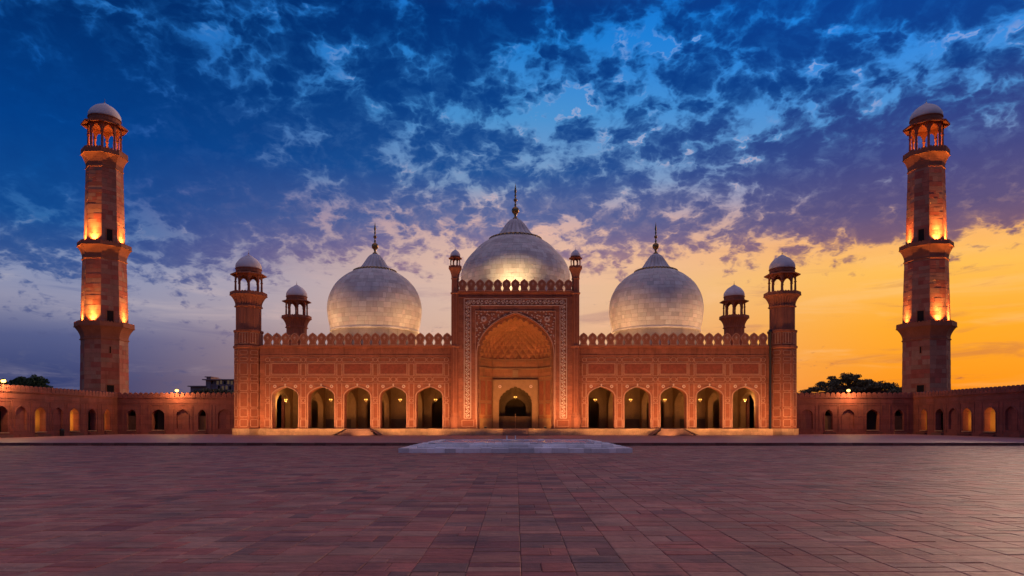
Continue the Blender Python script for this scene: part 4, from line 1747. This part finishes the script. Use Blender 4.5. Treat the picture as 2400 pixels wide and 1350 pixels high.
ordn = ['first', 'second', 'third', 'fourth', 'fifth']
for s, xs, nm in ((-1, xsL, 'on the dark sky side'), (1, xsR, 'on the sunset side')):
    for i, c in enumerate(xs):
        off = (-1.0, .55, .6, .5, .55)[i] * -s
        chandelier(c + off, YF + 3.2, 5.35, 'lit chandelier in the %s hall arch from the corner tower, %s' % (ordn[i], nm), (300, 36, 36, 50, 24)[i])
chandelier(0, YF + RY + 6.8, 5.9, 'dark brass chandelier hanging inside the central doorway', 14)

# timber screen in the doorway
scr = empty('door_screen', (0, YF + RY + 5.6, 1.0), 'low brown timber screen closing the central doorway', 'screen')
for q in (-1, 1):
    b = MB()
    b.box(0, 2.5, -.04, .04, 0, 1.9)
    for j in range(3):
        b.ribbon(rect(.15 + j * .78, .80 + j * .78, .2, 1.7), .08, -.08, 0, closed=True)
    b.build('leaf', 'wood', scr, (.03 if q > 0 else -2.53, YF + RY + 5.6, 1.0))
MB().box(-.07, .07, -.12, -.05, 0, 2.3).build('post', 'portal_marble', scr, (0, YF + RY + 5.6, 1.0))

# ------------------------------------------------------------------ floodlights of the hall
fm = MB()
fm.lathe([(.30, 0.0), (.30, .012), (.26, .016)], 16, mat=0)
fm.lathe([(.24, .017), (.0, .018)], 16, mat=1, cap=False)
um = fm.mesh('ground_uplight', ['lamp_metal', 'uplight_glass'])
for X in [e * v_ for e in (-1, 1) for v_ in (2.6, 7.6, 12.6, 17.6, 22.6, 27.6, 32.6, 37.6, 43)]:
    place('ground_uplight', um, terrace, (X, YF - 5.5, 0))
    lamp('SPOT', (X, YF - 5.5, .25), FAC * (1.0 if abs(X) > 8 else 1.15), (1.0, .50, .20), terrace, .3, (X * .98, YF, 6.8 if abs(X) > 8 else 10.5), 130, .8)
fd = MB()
fd.box(-.3, .3, -.12, .12, .10, .55, 0)
fd.box(-.05, .05, -.05, .05, 0, .10, 0)
fd.box(-.26, .26, .121, .13, .14, .51, 1)
fdm = fd.mesh('floodlight', ['lamp_metal', 'lamp_glow'])


def roof_flood(x, y, z, aim, power, spot=100, col=(1, .54, .25)):
    place('floodlight', fdm, hall, (x, y, z))
    lamp('SPOT', (x, y + .35, z + .5), power, col, hall, .2, aim, spot, 1.0)


for s in (-1, 1):
    roof_flood(s * 23.65 - 11.0, YF + 2.2, ZC + .06, (s * 23.65 - 1.5, 109, 23.5), DOMEP)
    roof_flood(s * 23.65 + 11.0, YF + 2.2, ZC + .06, (s * 23.65 + 1.5, 109, 23.5), DOMEP)
    roof_flood(s * 23.65, YF + .6, ZC + .06, (s * 23.65, 109, 23.0), DOMEP * .22)
for s in (-1, 1):
    roof_flood(s * 23.65 - 11.5, YF + 11.5, ZC + .06, (s * 23.65 - 4, 115, 23.0), DOMEP * .5)
    roof_flood(s * 23.65 + 11.5, YF + 11.5, ZC + .06, (s * 23.65 + 4, 115, 23.0), DOMEP * .5)
    roof_flood(s * 14.5, YF + 9.0, ZC + .06, (s * 5.5, 116, 28.0), DOMEP * 1.1)
roof_flood(-.5, YF + 1.2, IH - .14, (-.5, 110, 28.0), DOMEP * 1.0, 110, (1, .68, .34))
# in the gateway recess
for q in (-1, 1):
    b = MB()
    b.box(-.18, .18, -.12, .12, .0, .26, 0)
    b.box(-.15, .15, -.09, .09, .261, .28, 1)
    b.build('floodlight', ['lamp_metal', 'uplight_glass'], hall, (q * 4.55, YF + RY + .35, 1.0))
    lamp('POINT', (q * 4.4, YF + RY + .7, 1.6), 70, (1.0, .46, .12), hall, .15)
    lamp('SPOT', (q * 4.55, YF + RY + .35, 1.4), IWANP, (1.0, .46, .12), hall, .2, (q * 1.2, YF + RY + 3.6, 11), 130, 1.0)

# ------------------------------------------------------------------ trees and buildings beyond the walls
def tree(name, x, y, rx, ry, z0, z1, label, leaves, mat, seed, flat=1.0, nc=26):
    random.seed(seed)
    t = empty(name, (x, y, 0), label, 'tree')
    b = MB()
    th = z0 * .95
    b.tube([(0, 0, -.6), (.1, 0, th * .5), (-.1, .1, th)], [.75, .55, .5], 9)
    clumps = []
    for k in range(nc):
        a = random.uniform(0, 2 * pi)
        rr = sqrt(random.random())
        px_, py_ = rr * rx * cos(a), rr * ry * sin(a)
        hz = z0 + (z1 - z0) * (1 - rr ** 2) * random.uniform(.55, 1.0) + random.uniform(-.5, .3)
        clumps.append((px_, py_, hz))
        mid = (px_ * .45, py_ * .45, th + (hz - th) * .55)
        b.tube([(0, 0, th * .95), mid, (px_, py_, hz)], [.28, .16, .05], 5)
    b.build('trunk', 'bark', t, (x, y, 0))
    c = MB()
    per = leaves // len(clumps)
    for (px_, py_, hz) in clumps:
        R = random.uniform(.85, 1.55)
        for i in range(per):
            u = Vector((random.gauss(0, 1), random.gauss(0, 1), random.gauss(0, 1)))
            u = u.normalized() * (random.random() ** .45)
            p = Vector((px_ + u.x * R, py_ + u.y * R, hz + u.z * R * .55 * flat))
            s_ = random.uniform(.14, .34)
            n1 = Vector((random.gauss(0, 1), random.gauss(0, 1), random.gauss(0, 1))).normalized()
            n2 = n1.orthogonal().normalized()
            n3 = n1.cross(n2)
            c.add([p - n2 * s_, p - n3 * s_ * .5, p + n2 * s_, p + n3 * s_ * .5 + n1 * s_ * .2], [(0, 1, 2, 3)])
    c.build('crown', mat, t, (x, y, 0))


tree('spreading_tree', 75.0, 152.0, 11.0, 5.0, 8.6, 12.6, 'broad dark spreading tree behind the arcade wall against the orange sky', 10500, 'foliage_dark', 3, .8, 80)
tree('bushy_tree', 87.5, 154.0, 4.0, 3.0, 8.2, 9.6, 'low dark bushy tree between the spreading tree and the sunset minaret', 3000, 'foliage_dark', 4)
tree('round_tree', -96.0, 134.0, 4.6, 4.0, 8.4, 10.9, 'dark green round tree above the side arcade wall at the picture edge', 6500, 'foliage', 5)
tree('low_tree', -92.0, 150.0, 5.5, 4.0, 7.6, 8.9, 'low dark tree line patch between the round tree and the minaret', 3500, 'foliage_dark', 6)
tree('low_tree', -66.0, 150.0, 5.0, 4.0, 7.6, 8.8, 'low dark tree in front of the distant fort', 3500, 'foliage_dark', 9)

fort = empty('fort_building', (-92, 222, 0), 'distant stepped fort building with lit windows beside the prayer hall tower', 'building')
D_ = 222.0


def at_px(px, py):
    return ((px - CX) / F * D_, EYE + (HY - py) / F * D_)


def far_box(x0p, x1p, top, name='wall', dy=0, bottom=940):
    xa, zt = at_px(x0p, top)
    xb, zb = at_px(x1p, bottom)
    MB().box(xa, xb, dy, dy + 8, zb, zt).build(name, 'far_stone', fort, (0, D_, 0))


far_box(443, 482, 905, dy=1.0)
far_box(481, 560, 890, dy=.4)
far_box(508, 575, 893, dy=-.5)
far_box(484, 494, 884, 'turret', dy=0)
xa, zt = at_px(481, 882.5)
xb, _ = at_px(497, 882.5)
MB().box(xa, xb, -.5, 5, zt - .25, zt).build('roof', 'far_stone', fort, (0, D_, 0))
xa, zt = at_px(478, 889)
xb, _ = at_px(578, 889)
MB().box(xa, xb, -1.4, 9, zt - .3, zt).build('roof', 'far_stone', fort, (0, D_, 0))
xa, zt = at_px(440, 904)
xb, _ = at_px(484, 904)
MB().box(xa, xb, -.2, 9, zt - .3, zt).build('roof', 'far_stone', fort, (0, D_, 0))
wl = MB()
wl.box(-.38, .38, -.08, .05, 0, 1.3, 0)
wl.ribbon(rect(-.42, .42, 0, 1.3), .14, -.14, .05, closed=True, mat=1)
wlit = wl.mesh('window', ['window_glow', 'far_stone'])
wd_ = MB()
wd_.box(-.38, .38, -.08, .05, 0, 1.3, 0)
wd_.ribbon(rect(-.42, .42, 0, 1.3), .14, -.14, .05, closed=True, mat=1)
wdark = wd_.mesh('window', ['dark_opening', 'far_stone'])
for px_, py_, on in ((512, 902, 1), (520, 901, 1), (529, 902, 0), (537, 901, 1), (545, 902, 1), (515, 913, 0), (524, 914, 1), (533, 913, 1), (541, 914, 0), (488, 900, 0), (496, 900, 0)):
    X, Zz = at_px(px_, py_)
    place('window', wlit if on else wdark, fort, (X, D_ - .5 if px_ > 505 else D_ + .4, Zz))
